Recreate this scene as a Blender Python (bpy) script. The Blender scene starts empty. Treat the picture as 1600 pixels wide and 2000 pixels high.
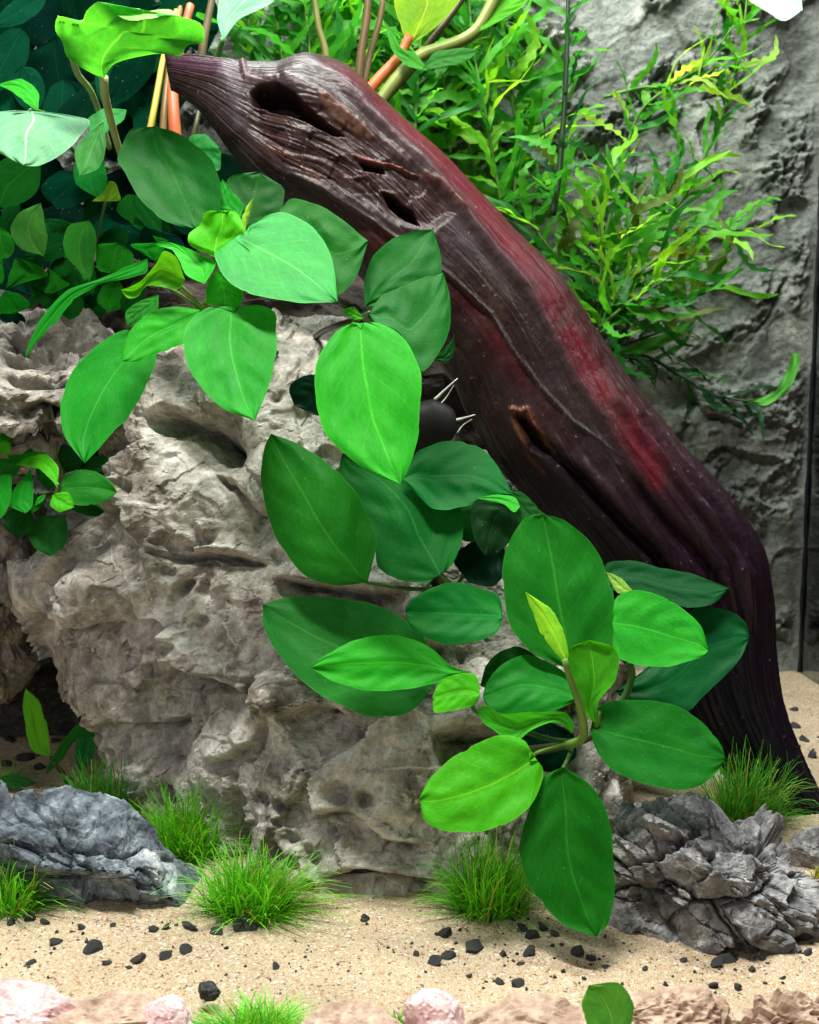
import bpy, math, random
import numpy as np
from mathutils import Vector, Matrix

# ------------------------------------------------------------------ camera, world, lights, exposure
scene = bpy.context.scene
COL = scene.collection
FPX = 2300.0                      # focal length in pixels of the 1600x2000 photograph
PITCH = math.radians(7.5)
CAM = np.array([0.0, 0.0, 0.28])  # eye 28 cm above the sand
FWD = np.array([0.0, math.cos(PITCH), -math.sin(PITCH)])
UPV = np.array([0.0, math.sin(PITCH), math.cos(PITCH)])
RGT = np.array([1.0, 0.0, 0.0])

cam_data = bpy.data.cameras.new('camera')
cam = bpy.data.objects.new('camera', cam_data)
COL.objects.link(cam)
cam.location = CAM
cam.rotation_euler = (math.pi / 2 - PITCH, 0, 0)
cam_data.sensor_fit = 'VERTICAL'
cam_data.sensor_height = 36.0
cam_data.lens = 36.0 * FPX / 2000.0
cam_data.clip_start = 0.01
cam_data.clip_end = 20.0
cam_data.dof.use_dof = True
cam_data.dof.focus_distance = 0.62
cam_data.dof.aperture_fstop = 18.0
scene.camera = cam

world = bpy.data.worlds.new('World')
scene.world = world
world.use_nodes = True
bg = world.node_tree.nodes['Background']
bg.inputs[0].default_value = (0.88, 0.94, 1.0, 1)
bg.inputs[1].default_value = 0.15


def area(name, loc, sx, sy, power, color, target):
    ld = bpy.data.lights.new(name, 'AREA')
    ld.shape = 'RECTANGLE'
    ld.size = sx
    ld.size_y = sy
    ld.energy = power
    ld.color = color
    ob = bpy.data.objects.new(name, ld)
    COL.objects.link(ob)
    ob.location = loc
    d = Vector(target) - Vector(loc)
    ob.rotation_euler = d.to_track_quat('-Z', 'Y').to_euler()
    return ob


area('led_bar_front', (-0.14, 0.455, 0.98), 0.42, 0.05, 15.5, (1.0, 0.98, 0.91), (-0.08, 0.58, 0.0))
area('led_bar_rear', (0.05, 0.80, 0.98), 0.75, 0.05, 12.0, (0.95, 1.0, 0.95), (0.12, 0.90, 0.0))

area('room_fill', (-0.75, -0.35, 0.55), 0.7, 0.7, 3.0, (1.0, 0.97, 0.95), (-0.20, 0.60, 0.05))  # added soft fill from front left, lifting the lower-left shadows

scene.view_settings.view_transform = 'Standard'
scene.view_settings.look = 'None'
scene.view_settings.exposure = 0.0
scene.view_settings.gamma = 1.0
scene.view_settings.use_curve_mapping = False
scene.render.engine = 'CYCLES'
scene.cycles.max_bounces = 6
scene.cycles.diffuse_bounces = 3
scene.cycles.glossy_bounces = 3
scene.cycles.transmission_bounces = 4
scene.cycles.caustics_reflective = False
scene.cycles.caustics_refractive = False

rng = np.random.default_rng(7)
random.seed(7)


# ------------------------------------------------------------------ placing helpers
def W(px, py, d):
    """point seen at photo pixel (px, py) at distance d along the view axis"""
    px = np.asarray(px, float); py = np.asarray(py, float); d = np.asarray(d, float)
    d, px, py = np.broadcast_arrays(d, px, py)
    return (CAM + d[..., None] * FWD + ((px - 800) / FPX * d)[..., None] * RGT
            - ((py - 1000) / FPX * d)[..., None] * UPV)


def to_px(P):
    Q = P - CAM
    d = Q @ FWD
    return 800 + FPX * (Q @ RGT) / d, 1000 - FPX * (Q @ UPV) / d, d


def on_sand(px, py, z=0.0):
    r = FWD + (px - 800) / FPX * RGT - (py - 1000) / FPX * UPV
    k = (z - CAM[2]) / r[2]
    return CAM + k * r


# ------------------------------------------------------------------ noise (vectorised)
def _hash(ix, iy, iz, s):
    with np.errstate(over='ignore'):
        h = (ix.astype(np.uint32) * np.uint32(374761393) + iy.astype(np.uint32) * np.uint32(668265263)
             + iz.astype(np.uint32) * np.uint32(2147483647) + np.uint32((s * 974711 + 12345) & 0xffffffff))
        h = (h ^ (h >> np.uint32(13))) * np.uint32(1274126177)
        h = (h ^ (h >> np.uint32(16))) * np.uint32(2246822519)
        return h ^ (h >> np.uint32(15))


def _r(h, k):
    with np.errstate(over='ignore'):
        g = (h + np.uint32(k * 40503 + 977)) * np.uint32(2654435761)
        g = g ^ (g >> np.uint32(15))
    return g.astype(np.float64) / 4294967295.0


def pnoise(P, seed=0):
    I = np.floor(P).astype(np.int64)
    F = P - I
    U = F * F * F * (F * (F * 6 - 15) + 10)
    out = np.zeros(len(P))
    for dx in (0, 1):
        for dy in (0, 1):
            for dz in (0, 1):
                h = _hash(I[:, 0] + dx, I[:, 1] + dy, I[:, 2] + dz, seed)
                g = ((_r(h, 1) * 2 - 1) * (F[:, 0] - dx) + (_r(h, 2) * 2 - 1) * (F[:, 1] - dy)
                     + (_r(h, 3) * 2 - 1) * (F[:, 2] - dz))
                w = ((U[:, 0] if dx else 1 - U[:, 0]) * (U[:, 1] if dy else 1 - U[:, 1])
                     * (U[:, 2] if dz else 1 - U[:, 2]))
                out += w * g
    return out * 1.6


def fbm(P, octs=4, seed=0, gain=0.5, ridged=False):
    a = 1.0; o = 0.0; f = 1.0; n = 0.0
    for k in range(octs):
        v = pnoise(P * f + 17.3 * k, seed + k)
        if ridged:
            v = 1 - 2 * np.abs(v)
        o = o + a * v; n += a
        a *= gain; f *= 2.03
    return o / n


def worley(P, seed=0):
    """distance to nearest and second cell point, vector to nearest, per-cell random vector"""
    I = np.floor(P).astype(np.int64)
    F = P - I
    d1 = np.full(len(P), 9.0); d2 = np.full(len(P), 9.0)
    vec = np.zeros_like(P); rnd = np.zeros_like(P)
    for dx in (-1, 0, 1):
        for dy in (-1, 0, 1):
            for dz in (-1, 0, 1):
                h = _hash(I[:, 0] + dx, I[:, 1] + dy, I[:, 2] + dz, seed)
                v = np.stack([dx + _r(h, 1), dy + _r(h, 2), dz + _r(h, 3)], 1) - F
                d = np.einsum('ij,ij->i', v, v)
                near = d < d1
                d2 = np.where(near, d1, np.minimum(d2, d))
                d1 = np.where(near, d, d1)
                vec[near] = v[near]
                rr = np.stack([_r(h, 4), _r(h, 5), _r(h, 6)], 1) * 2 - 1
                rnd[near] = rr[near]
    return np.sqrt(d1), np.sqrt(d2), vec, rnd


def chips(P, seed):
    """broken faces: each cell a tilted plane, so that cells meet in sharp steps"""
    d1, d2, v, r = worley(P, seed)
    return np.einsum('ij,ij->i', v, r) * 0.9 + 0.25 * r[:, 0]


def sstep(a, b, x):
    t = np.clip((x - a) / (b - a), 0, 1)
    return t * t * (3 - 2 * t)


# ------------------------------------------------------------------ mesh helpers
def mk_mesh(name, V, F, smooth=True, uv=None, color=None):
    """V (n,3); F (m,k) array of quads or triangles, or a list of faces"""
    me = bpy.data.meshes.new(name)
    V = np.asarray(V, np.float32)
    if isinstance(F, np.ndarray):
        k = F.shape[1]; m = len(F)
        me.vertices.add(len(V))
        me.vertices.foreach_set('co', V.ravel())
        me.loops.add(m * k)
        me.loops.foreach_set('vertex_index', F.astype(np.int32).ravel())
        me.polygons.add(m)
        me.polygons.foreach_set('loop_start', np.arange(0, m * k, k, dtype=np.int32))
        me.update(calc_edges=True)
    else:
        me.from_pydata(V.tolist(), [], F)
    me.polygons.foreach_set('use_smooth', np.full(len(me.polygons), smooth))
    if uv is not None:
        lay = me.uv_layers.new(name='UVMap')
        idx = np.zeros(len(me.loops), np.int32)
        me.loops.foreach_get('vertex_index', idx)
        lay.data.foreach_set('uv', np.asarray(uv, np.float32)[idx].ravel())
    if color is not None:
        at = me.color_attributes.new('Col', 'FLOAT_COLOR', 'POINT')
        c = np.ones((len(V), 4), np.float32)
        c[:, :3] = color
        at.data.foreach_set('color', c.ravel())
    me.validate()
    return me


def grid_faces(nu, nv, wrap_u=False):
    """grid indexed [v*nu + u]"""
    uu = np.arange(nu if wrap_u else nu - 1)
    vv = np.arange(nv - 1)
    a, b = np.meshgrid(uu, vv)
    a = a.ravel(); b = b.ravel()
    a2 = (a + 1) % nu
    return np.stack([b * nu + a, b * nu + a2, (b + 1) * nu + a2, (b + 1) * nu + a], 1)


def link(name, me, mat, parent=None, loc=None):
    ob = bpy.data.objects.new(name, me)
    COL.objects.link(ob)
    if mat is not None and len(me.materials) == 0:
        me.materials.append(mat)
    if parent is not None:
        ob.parent = parent
    if loc is not None:
        ob.location = loc
    return ob


def tag(ob, label=None, category=None, group=None, kind=None):
    if label: ob['label'] = label
    if category: ob['category'] = category
    if group: ob['group'] = group
    if kind: ob['kind'] = kind
    return ob


def thing(name, loc, label, category, group=None):
    ob = bpy.data.objects.new(name, None)
    ob.empty_display_size = 0.01
    COL.objects.link(ob)
    ob.location = loc
    return tag(ob, label, category, group)


def spline(pts, n):
    """Catmull-Rom through pts, resampled to n points of equal arc length"""
    p = np.asarray(pts, float)
    if len(p) == 2:
        return p[0] + (p[1] - p[0]) * np.linspace(0, 1, n)[:, None]
    q = np.vstack([2 * p[0] - p[1], p, 2 * p[-1] - p[-2]])
    out = []
    for i in range(1, len(q) - 2):
        # centripetal-like: limit overshoot by scaling tangents
        a, b, c, d = q[i - 1], q[i], q[i + 1], q[i + 2]
        t = np.linspace(0, 1, 14, endpoint=False)[:, None]
        m1 = (c - a) * 0.42; m2 = (d - b) * 0.42
        out.append((2 * t**3 - 3 * t**2 + 1) * b + (t**3 - 2 * t**2 + t) * m1
                   + (-2 * t**3 + 3 * t**2) * c + (t**3 - t**2) * m2)
    out.append(p[-1:])
    o = np.vstack(out)
    s = np.concatenate([[0], np.cumsum(np.linalg.norm(np.diff(o[:, :2], axis=0), axis=1))])
    s /= s[-1]
    tt = np.linspace(0, 1, n)
    return np.stack([np.interp(tt, s, o[:, k]) for k in range(o.shape[1])], 1)


def tube_mesh(name, P, rad, sides=8, cap=True):
    P = np.asarray(P, float)
    n = len(P)
    rad = np.broadcast_to(np.asarray(rad, float), (n,))
    T = np.gradient(P, axis=0)
    T /= np.linalg.norm(T, axis=1)[:, None] + 1e-12
    ref = np.array([0.0, 1.0, 0.15])
    A = np.cross(T, ref); A /= np.linalg.norm(A, axis=1)[:, None] + 1e-9
    B = np.cross(T, A)
    th = np.arange(sides) * 2 * math.pi / sides
    V = (P[:, None, :] + rad[:, None, None] * (np.cos(th)[None, :, None] * A[:, None, :]
         + np.sin(th)[None, :, None] * B[:, None, :])).reshape(-1, 3)
    F = [tuple(int(x) for x in f) for f in grid_faces(sides, n, True)]
    if cap:
        F.append(tuple(range(sides - 1, -1, -1)))
        F.append(tuple(range((n - 1) * sides, n * sides)))
    return mk_mesh(name, V, F)


# ------------------------------------------------------------------ materials
def new_mat(name):
    m = bpy.data.materials.new(name)
    m.use_nodes = True
    nt = m.node_tree
    for n in list(nt.nodes):
        nt.nodes.remove(n)
    out = nt.nodes.new('ShaderNodeOutputMaterial')
    return m, nt, out


class NT:
    """short node-building helpers"""
    def __init__(self, nt): self.nt = nt

    def n(self, t, **kw):
        o = self.nt.nodes.new(t)
        for k, v in kw.items():
            setattr(o, k, v)
        return o

    def l(self, a, b): self.nt.links.new(a, b)

    def noise(self, vec, scale, detail=5, rough=0.6, dist=0.0):
        o = self.n('ShaderNodeTexNoise')
        o.inputs['Scale'].default_value = scale
        o.inputs['Detail'].default_value = detail
        o.inputs['Roughness'].default_value = rough
        o.inputs['Distortion'].default_value = dist
        if vec is not None: self.l(vec, o.inputs['Vector'])
        return o

    def voro(self, vec, scale, feature='F1', rand=1.0):
        o = self.n('ShaderNodeTexVoronoi', feature=feature)
        o.inputs['Scale'].default_value = scale
        o.inputs['Randomness'].default_value = rand
        if vec is not None: self.l(vec, o.inputs['Vector'])
        return o

    def ramp(self, fac, stops, interp='LINEAR'):
        o = self.n('ShaderNodeValToRGB')
        o.color_ramp.interpolation = interp
        el = o.color_ramp.elements
        while len(el) < len(stops): el.new(0.5)
        for e, (p, c) in zip(el, stops):
            e.position = p
            e.color = (c[0], c[1], c[2], 1) if not isinstance(c, (int, float)) else (c, c, c, 1)
        self.l(fac, o.inputs[0])
        return o.outputs[0]

    def mix(self, fac, a, b, mode='MIX'):
        o = self.n('ShaderNodeMix', data_type='RGBA', blend_type=mode)
        for s, v in ((0, fac), (6, a), (7, b)):
            if hasattr(v, 'links'): self.l(v, o.inputs[s])
            elif s == 0: o.inputs[0].default_value = v
            else: o.inputs[s].default_value = (v[0], v[1], v[2], 1)
        return o.outputs[2]

    def math(self, op, a, b=0.0, c=0.0):
        o = self.n('ShaderNodeMath', operation=op)
        for s, v in ((0, a), (1, b), (2, c)):
            if hasattr(v, 'links'): self.l(v, o.inputs[s])
            else: o.inputs[s].default_value = v
        return o.outputs[0]

    def bump(self, height, strength, dist, normal=None):
        o = self.n('ShaderNodeBump')
        o.inputs['Strength'].default_value = strength
        o.inputs['Distance'].default_value = dist
        self.l(height, o.inputs['Height'])
        if normal is not None: self.l(normal, o.inputs['Normal'])
        return o.outputs[0]

    def pbsdf(self, color, rough, normal=None, spec=0.3):
        o = self.n('ShaderNodeBsdfPrincipled')
        if hasattr(color, 'links'): self.l(color, o.inputs['Base Color'])
        else: o.inputs['Base Color'].default_value = (*color, 1)
        if hasattr(rough, 'links'): self.l(rough, o.inputs['Roughness'])
        else: o.inputs['Roughness'].default_value = rough
        o.inputs['Specular IOR Level'].default_value = spec
        if normal is not None: self.l(normal, o.inputs['Normal'])
        return o


def leaf_material(name='leaf', veins=9.0, transl=0.30, mottled=0.40, spec=0.07):
    m, nt, out = new_mat(name)
    g = NT(nt)
    oi = g.n('ShaderNodeObjectInfo')
    tc = g.n('ShaderNodeTexCoord')
    sep = g.n('ShaderNodeSeparateXYZ')
    g.l(tc.outputs['UV'], sep.inputs[0])
    u = g.math('MULTIPLY_ADD', sep.outputs[0], 2.0, -1.0)
    au = g.math('ABSOLUTE', u)
    t = sep.outputs[1]
    col = oi.outputs['Color']
    # mottling, in leaf space and at random offset per leaf
    off = g.n('ShaderNodeVectorMath', operation='ADD')
    comb = g.n('ShaderNodeCombineXYZ')
    g.l(g.math('MULTIPLY', oi.outputs['Random'], 50.0), comb.inputs[2])
    g.l(tc.outputs['UV'], off.inputs[0]); g.l(comb.outputs[0], off.inputs[1])
    n1 = g.noise(off.outputs[0], 2.6, 4, 0.6)
    n2 = g.noise(off.outputs[0], 26.0, 3, 0.6)
    n3 = g.noise(off.outputs[0], 5.0, 3, 0.6)
    dark = g.mix(1.0, col, (0.50, 0.66, 0.80), 'MULTIPLY')
    lite = g.mix(1.0, col, (1.7, 1.22, 0.95), 'MULTIPLY')
    c = g.mix(g.ramp(n1.outputs[0], [(0.32, 0.0), (0.68, 1.0)]), dark, lite)
    c = g.mix(mottled, col, c)
    # side veins sweep towards the tip; pale thin lines, plus the midrib
    ph = g.math('MULTIPLY_ADD', au, -2.6, g.math('MULTIPLY', t, veins))
    fr = g.math('FRACT', g.math('ADD', ph, g.math('MULTIPLY', n1.outputs[0], 0.5)))
    vl = g.math('ABSOLUTE', g.math('SUBTRACT', fr, 0.5))
    vein = g.ramp(vl, [(0.0, 1.0), (0.05, 0.0)])
    rib = g.ramp(au, [(0.0, 1.0), (0.018, 0.75), (0.034, 0.0)])
    vv = g.math('MAXIMUM', g.math('MULTIPLY', g.math('MULTIPLY', vein, g.ramp(n3.outputs[0], [(0.30, 0.15), (0.6, 1.0)])), 0.34), g.math('MULTIPLY', rib, 0.80))
    pale = g.mix(1.0, col, (3.2, 1.55, 2.0), 'MULTIPLY')
    c = g.mix(vv, c, pale)
    # thin pale margin and small specks of algae and dust
    edge = g.ramp(au, [(0.965, 0.0), (1.0, 0.65)])
    c = g.mix(edge, c, g.mix(1.0, col, (2.6, 1.45, 1.6), 'MULTIPLY'))
    n4 = g.noise(off.outputs[0], 7.0, 5, 0.65)
    c = g.mix(g.ramp(n4.outputs[0], [(0.66, 0.0), (0.72, 0.55)]), c, g.mix(1.0, col, (2.0, 0.72, 0.6), 'MULTIPLY'))
    spk = g.noise(tc.outputs['Object'], 900.0, 1, 0.5)
    c = g.mix(g.ramp(spk.outputs[0], [(0.76, 0.0), (0.80, 0.4)]), c, (0.35, 0.45, 0.30))
    fine = g.ramp(n2.outputs[0], [(0.3, (0.88, 0.88, 0.88)), (0.7, (1.1, 1.1, 1.1))])
    c = g.mix(1.0, c, fine, 'MULTIPLY')
    h = g.math('ADD', g.math('MULTIPLY', vein, -0.15), g.math('MULTIPLY', n2.outputs[0], 0.35))
    nrm = g.bump(h, 0.22, 0.0012)
    p = g.pbsdf(c, g.ramp(n1.outputs[0], [(0.3, 0.40), (0.7, 0.55)]), nrm, spec)
    tr = g.n('ShaderNodeBsdfTranslucent')
    g.l(g.mix(1.0, c, (1.7, 1.45, 0.6), 'MULTIPLY'), tr.inputs[0])
    g.l(nrm, tr.inputs['Normal'])
    mx = g.n('ShaderNodeMixShader')
    mx.inputs[0].default_value = transl
    g.l(p.outputs[0], mx.inputs[1]); g.l(tr.outputs[0], mx.inputs[2])
    g.l(mx.outputs[0], out.inputs[0])
    return m


def simple_plant_mat(name, transl=0.35, rough=0.45):
    m, nt, out = new_mat(name)
    g = NT(nt)
    oi = g.n('ShaderNodeObjectInfo')
    tc = g.n('ShaderNodeTexCoord')
    n1 = g.noise(tc.outputs['Object'], 60.0, 3, 0.6)
    var = g.ramp(n1.outputs[0], [(0.3, (0.75, 0.8, 0.75)), (0.7, (1.25, 1.15, 1.1))])
    c = g.mix(1.0, oi.outputs['Color'], var, 'MULTIPLY')
    p = g.pbsdf(c, rough, None, 0.3)
    tr = g.n('ShaderNodeBsdfTranslucent')
    g.l(g.mix(1.0, c, (1.8, 1.3, 0.7), 'MULTIPLY'), tr.inputs[0])
    mx = g.n('ShaderNodeMixShader')
    mx.inputs[0].default_value = transl
    g.l(p.outputs[0], mx.inputs[1]); g.l(tr.outputs[0], mx.inputs[2])
    g.l(mx.outputs[0], out.inputs[0])
    return m


def rock_material(name, stops, scale=22.0, fine=240.0, bump=0.5, veins=None, stain=None, rough=0.85, speck=False, bdist=0.003):
    m, nt, out = new_mat(name)
    g = NT(nt)
    tc = g.n('ShaderNodeTexCoord')
    co = tc.outputs['Object']
    n1 = g.noise(co, scale, 8, 0.65, 0.6)
    n2 = g.noise(co, scale * 4.3, 6, 0.7, 0.3)
    n3 = g.noise(co, fine, 6, 0.75)
    f = g.math('MULTIPLY_ADD', n2.outputs[0], 0.45, g.math('MULTIPLY', n1.outputs[0], 0.62))
    c = g.ramp(f, stops)
    sp = g.ramp(n3.outputs[0], [(0.30, (0.68, 0.67, 0.66)), (0.5, (1, 1, 1)), (0.72, (1.22, 1.21, 1.18))])
    c = g.mix(1.0, c, sp, 'MULTIPLY')
    if stain:
        ns = g.noise(co, stain[1], 5, 0.6, 0.8)
        c = g.mix(g.ramp(ns.outputs[0], [(stain[2], 0.0), (stain[2] + 0.13, stain[3])]), c, stain[0])
    if veins:
        wv = g.n('ShaderNodeVectorMath', operation='MULTIPLY_ADD')
        nn = g.noise(co, 25.0, 4, 0.6)
        g.l(nn.outputs[1], wv.inputs[0]); wv.inputs[1].default_value = (0.02,) * 3
        g.l(co, wv.inputs[2])
        vo = g.voro(wv.outputs[0], veins[1], 'DISTANCE_TO_EDGE')
        brk = g.noise(co, 45.0, 3, 0.6)
        vm = g.math('MULTIPLY', g.ramp(vo.outputs[0], [(0.0, 1.0), (veins[2], 0.0)]),
                    g.ramp(brk.outputs[0], [(0.42, 0.0), (0.58, 1.0)]))
        c = g.mix(g.math('MULTIPLY', vm, veins[3]), c, veins[0])
    if speck:      # crusts of pale lime and dark algae dots
        n4 = g.noise(co, 95.0, 8, 0.75, 0.4)
        n5 = g.noise(co, 33.0, 4, 0.6)
        c = g.mix(g.math('MULTIPLY', g.ramp(n4.outputs[0], [(0.56, 0.0), (0.64, 1.0)]), g.ramp(n5.outputs[0], [(0.42, 0.0), (0.6, 0.75)])), c, (0.74, 0.72, 0.67))
        n6 = g.noise(co, 340.0, 4, 0.7)
        c = g.mix(g.math('MULTIPLY', g.ramp(n6.outputs[0], [(0.58, 0.0), (0.66, 1.0)]), g.ramp(n5.outputs[0], [(0.38, 0.7), (0.52, 0.0)])), c, (0.07, 0.065, 0.06))
    h = g.math('MULTIPLY_ADD', n3.outputs[0], 0.5, n2.outputs[0])
    nr = g.bump(h, bump, bdist)
    vo2 = g.voro(co, fine * 1.6)
    nr = g.bump(vo2.outputs[0], 0.18, 0.001, nr)
    p = g.pbsdf(c, rough, nr, 0.25)
    g.l(p.outputs[0], out.inputs[0])
    return m


LEAF = leaf_material('anubias_leaf')
LEAF_DULL = leaf_material('shade_dulled_leaf', spec=0.0)  # gloss off for back leaves that have shade put into their colour
LEAF_THIN = leaf_material('thin_leaf', veins=11.0, transl=0.5)
PLANT = simple_plant_mat('stem_plant_leaf', 0.60)
STALK = simple_plant_mat('stalk', 0.12, 0.4)
GRASS = simple_plant_mat('hairgrass', 0.35, 0.5)
LIME = rock_material('limestone', [(0.38, (0.065, 0.056, 0.050)), (0.45, (0.20, 0.18, 0.157)),
                                   (0.53, (0.36, 0.335, 0.295)), (0.65, (0.62, 0.595, 0.55))],
                     20.0, 260.0, 0.55, veins=((0.75, 0.72, 0.66), 26.0, 0.02, 0.5),
                     stain=((0.10, 0.068, 0.048), 15.0, 0.56, 0.6), speck=True)
LIME_SHADED = rock_material('shaded_limestone', [(0.34, (0.06, 0.05, 0.044)), (0.47, (0.145, 0.128, 0.11)),
                                   (0.58, (0.25, 0.228, 0.20)), (0.72, (0.42, 0.395, 0.35))], 18.0, 240.0, 0.5, speck=True)  # darker limestone copy; leaf shade on the upper-left lump put into the colour
BLUE = rock_material('blue_grey_stone', [(0.38, (0.020, 0.022, 0.026)), (0.47, (0.060, 0.076, 0.094)),
                                         (0.57, (0.15, 0.185, 0.215)), (0.70, (0.40, 0.45, 0.47))],
                     30.0, 260.0, 0.5, veins=((0.72, 0.77, 0.79), 70.0, 0.02, 0.22), stain=((0.62, 0.66, 0.67), 38.0, 0.59, 0.85), rough=0.7)
GREY = rock_material('grey_stone', [(0.36, (0.040, 0.042, 0.047)), (0.47, (0.125, 0.125, 0.13)),
                                    (0.58, (0.25, 0.25, 0.255)), (0.73, (0.46, 0.47, 0.48))],
                     34.0, 280.0, 0.55, veins=((0.62, 0.62, 0.64), 60.0, 0.03, 0.4),
                     stain=((0.15, 0.115, 0.085), 26.0, 0.60, 0.4), speck=True)
PINK = rock_material('pink_stone', [(0.34, (0.36, 0.17, 0.16)), (0.46, (0.62, 0.38, 0.37)),
                                    (0.56, (0.80, 0.58, 0.60)), (0.72, (0.88, 0.80, 0.82))],
                     26.0, 220.0, 0.5, stain=((0.62, 0.56, 0.45), 18.0, 0.5, 0.7))
TAN = rock_material('tan_stone', [(0.34, (0.20, 0.12, 0.085)), (0.48, (0.40, 0.28, 0.21)),
                                  (0.60, (0.56, 0.43, 0.33)), (0.75, (0.75, 0.65, 0.55))],
                    28.0, 220.0, 0.5, stain=((0.55, 0.33, 0.32), 20.0, 0.52, 0.6))
WALLM = rock_material('back_wall_rock', [(0.36, (0.075, 0.085, 0.082)), (0.47, (0.16, 0.175, 0.160)),
                                         (0.58, (0.26, 0.285, 0.26)), (0.74, (0.52, 0.53, 0.47))],
                      12.0, 170.0, 1.0, bdist=0.007)
GRAVEL = rock_material('black_gravel', [(0.34, (0.014, 0.015, 0.016)), (0.5, (0.042, 0.045, 0.047)),
                                        (0.72, (0.14, 0.145, 0.14))], 160.0, 900.0, 0.7, rough=0.8, stain=((0.30, 0.25, 0.17), 220.0, 0.60, 0.6))


def sand_material():
    m, nt, out = new_mat('sand')
    g = NT(nt)
    tc = g.n('ShaderNodeTexCoord')
    co = tc.outputs['Object']
    vo = g.voro(co, 1500.0)
    vo2 = g.voro(co, 760.0)
    base = g.ramp(vo.outputs['Color'], [(0.10, (0.36, 0.27, 0.17)), (0.35, (0.52, 0.415, 0.275)),
                                        (0.62, (0.58, 0.47, 0.32)), (0.90, (0.70, 0.60, 0.45))])
    sp = g.n('ShaderNodeSeparateColor')
    g.l(vo2.outputs['Color'], sp.inputs[0])
    c = g.mix(g.ramp(sp.outputs[0], [(0.945, 0.0), (0.955, 0.8)]), base, (0.46, 0.20, 0.09))
    c = g.mix(g.ramp(sp.outputs[1], [(0.955, 0.0), (0.965, 0.8)]), c, (0.13, 0.10, 0.08))
    c = g.mix(g.ramp(sp.outputs[2], [(0.94, 0.0), (0.96, 0.7)]), c, (0.85, 0.82, 0.74))
    lg = g.noise(co, 12.0, 4, 0.6)
    c = g.mix(1.0, c, g.ramp(lg.outputs[0], [(0.35, (0.86, 0.83, 0.80)), (0.65, (1.06, 1.05, 1.03))]), 'MULTIPLY')
    h = g.math('MULTIPLY_ADD', vo2.outputs[0], -0.6, g.math('MULTIPLY', vo.outputs[0], -0.7))
    nr = g.bump(h, 0.75, 0.0016)
    p = g.pbsdf(c, 0.65, nr, 0.4)
    g.l(p.outputs[0], out.inputs[0])
    return m


def attr_material(name, rough=0.6, fine=500.0, bump=0.4, spec=0.35, streak=False):
    m, nt, out = new_mat(name)
    g = NT(nt)
    at = g.n('ShaderNodeAttribute', attribute_name='Col')
    tc = g.n('ShaderNodeTexCoord')
    n1 = g.noise(tc.outputs['Object'], fine, 5, 0.7)
    n2 = g.noise(tc.outputs['Object'], fine * 0.18, 5, 0.7)
    v = g.ramp(n1.outputs[0], [(0.30, (0.62, 0.62, 0.64)), (0.5, (1, 1, 1)), (0.7, (1.35, 1.32, 1.32))])
    c = g.mix(1.0, at.outputs['Color'], v, 'MULTIPLY')
    h = g.math('MULTIPLY_ADD', n2.outputs[0], 0.8, g.math('MULTIPLY', n1.outputs[0], 0.5))
    if streak:
        tu = g.n('ShaderNodeMapping')
        tu.inputs['Scale'].default_value = (120.0, 22.0, 1.0)
        g.l(tc.outputs['UV'], tu.inputs[0])
        ns = g.noise(tu.outputs[0], 1.0, 6, 0.7, 0.4)
        c = g.mix(1.0, c, g.ramp(ns.outputs[0], [(0.3, (0.85, 0.84, 0.85)), (0.5, (1, 1, 1)), (0.72, (1.12, 1.1, 1.1))]), 'MULTIPLY')
        h = g.math('MULTIPLY_ADD', ns.outputs[0], 0.10, h)
        sp = g.noise(tc.outputs['Object'], 420.0, 1, 0.5)
        c = g.mix(g.ramp(sp.outputs[0], [(0.755, 0.0), (0.785, 0.45)]), c, (0.26, 0.24, 0.23))
    nr = g.bump(h, bump, 0.0016)
    p = g.pbsdf(c, rough, nr, spec)
    g.l(p.outputs[0], out.inputs[0])
    return m


SAND = sand_material()
GRIT = attr_material('sand_grain', 0.5, 900.0, 0.1, 0.5)
WOOD = attr_material('driftwood', 0.36, 420.0, 0.16, 0.17, streak=True)


def plain(name, color, rough=0.5, metallic=0.0, spec=0.4):
    m, nt, out = new_mat(name)
    g = NT(nt)
    tc = g.n('ShaderNodeTexCoord')
    n1 = g.noise(tc.outputs['Object'], 120.0, 4, 0.6)
    c = g.mix(g.ramp(n1.outputs[0], [(0.35, 0.0), (0.65, 1.0)]), [x * 0.8 for x in color], [min(1, x * 1.2) for x in color])
    p = g.pbsdf(c, rough, None, spec)
    p.inputs['Metallic'].default_value = metallic
    g.l(p.outputs[0], out.inputs[0])
    return m


SEAM = plain('black_silicone', (0.006, 0.006, 0.008), 0.4)
GLASS = plain('side_glass', (0.26, 0.30, 0.30), 0.03, 1.0)
FISHM = plain('fish_skin', (0.020, 0.017, 0.016), 0.5, 0.0, 0.15)
FINWHITE = plain('fin_edge', (0.70, 0.70, 0.62), 0.5)
FINBLACK = plain('fin_membrane', (0.008, 0.008, 0.010), 0.5)

# ------------------------------------------------------------------ the setting: sand, back wall, side glass
YB = 1.045          # plane of the back wall
XR = 0.351          # inner face of the right-hand glass


def sand_h(x, y):
    P = np.stack([x * 9, y * 9, np.zeros_like(x)], 1)
    h = 0.0045 * fbm(P, 3, 31) + 0.0012 * fbm(P * 6, 3, 41)
    return h


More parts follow.
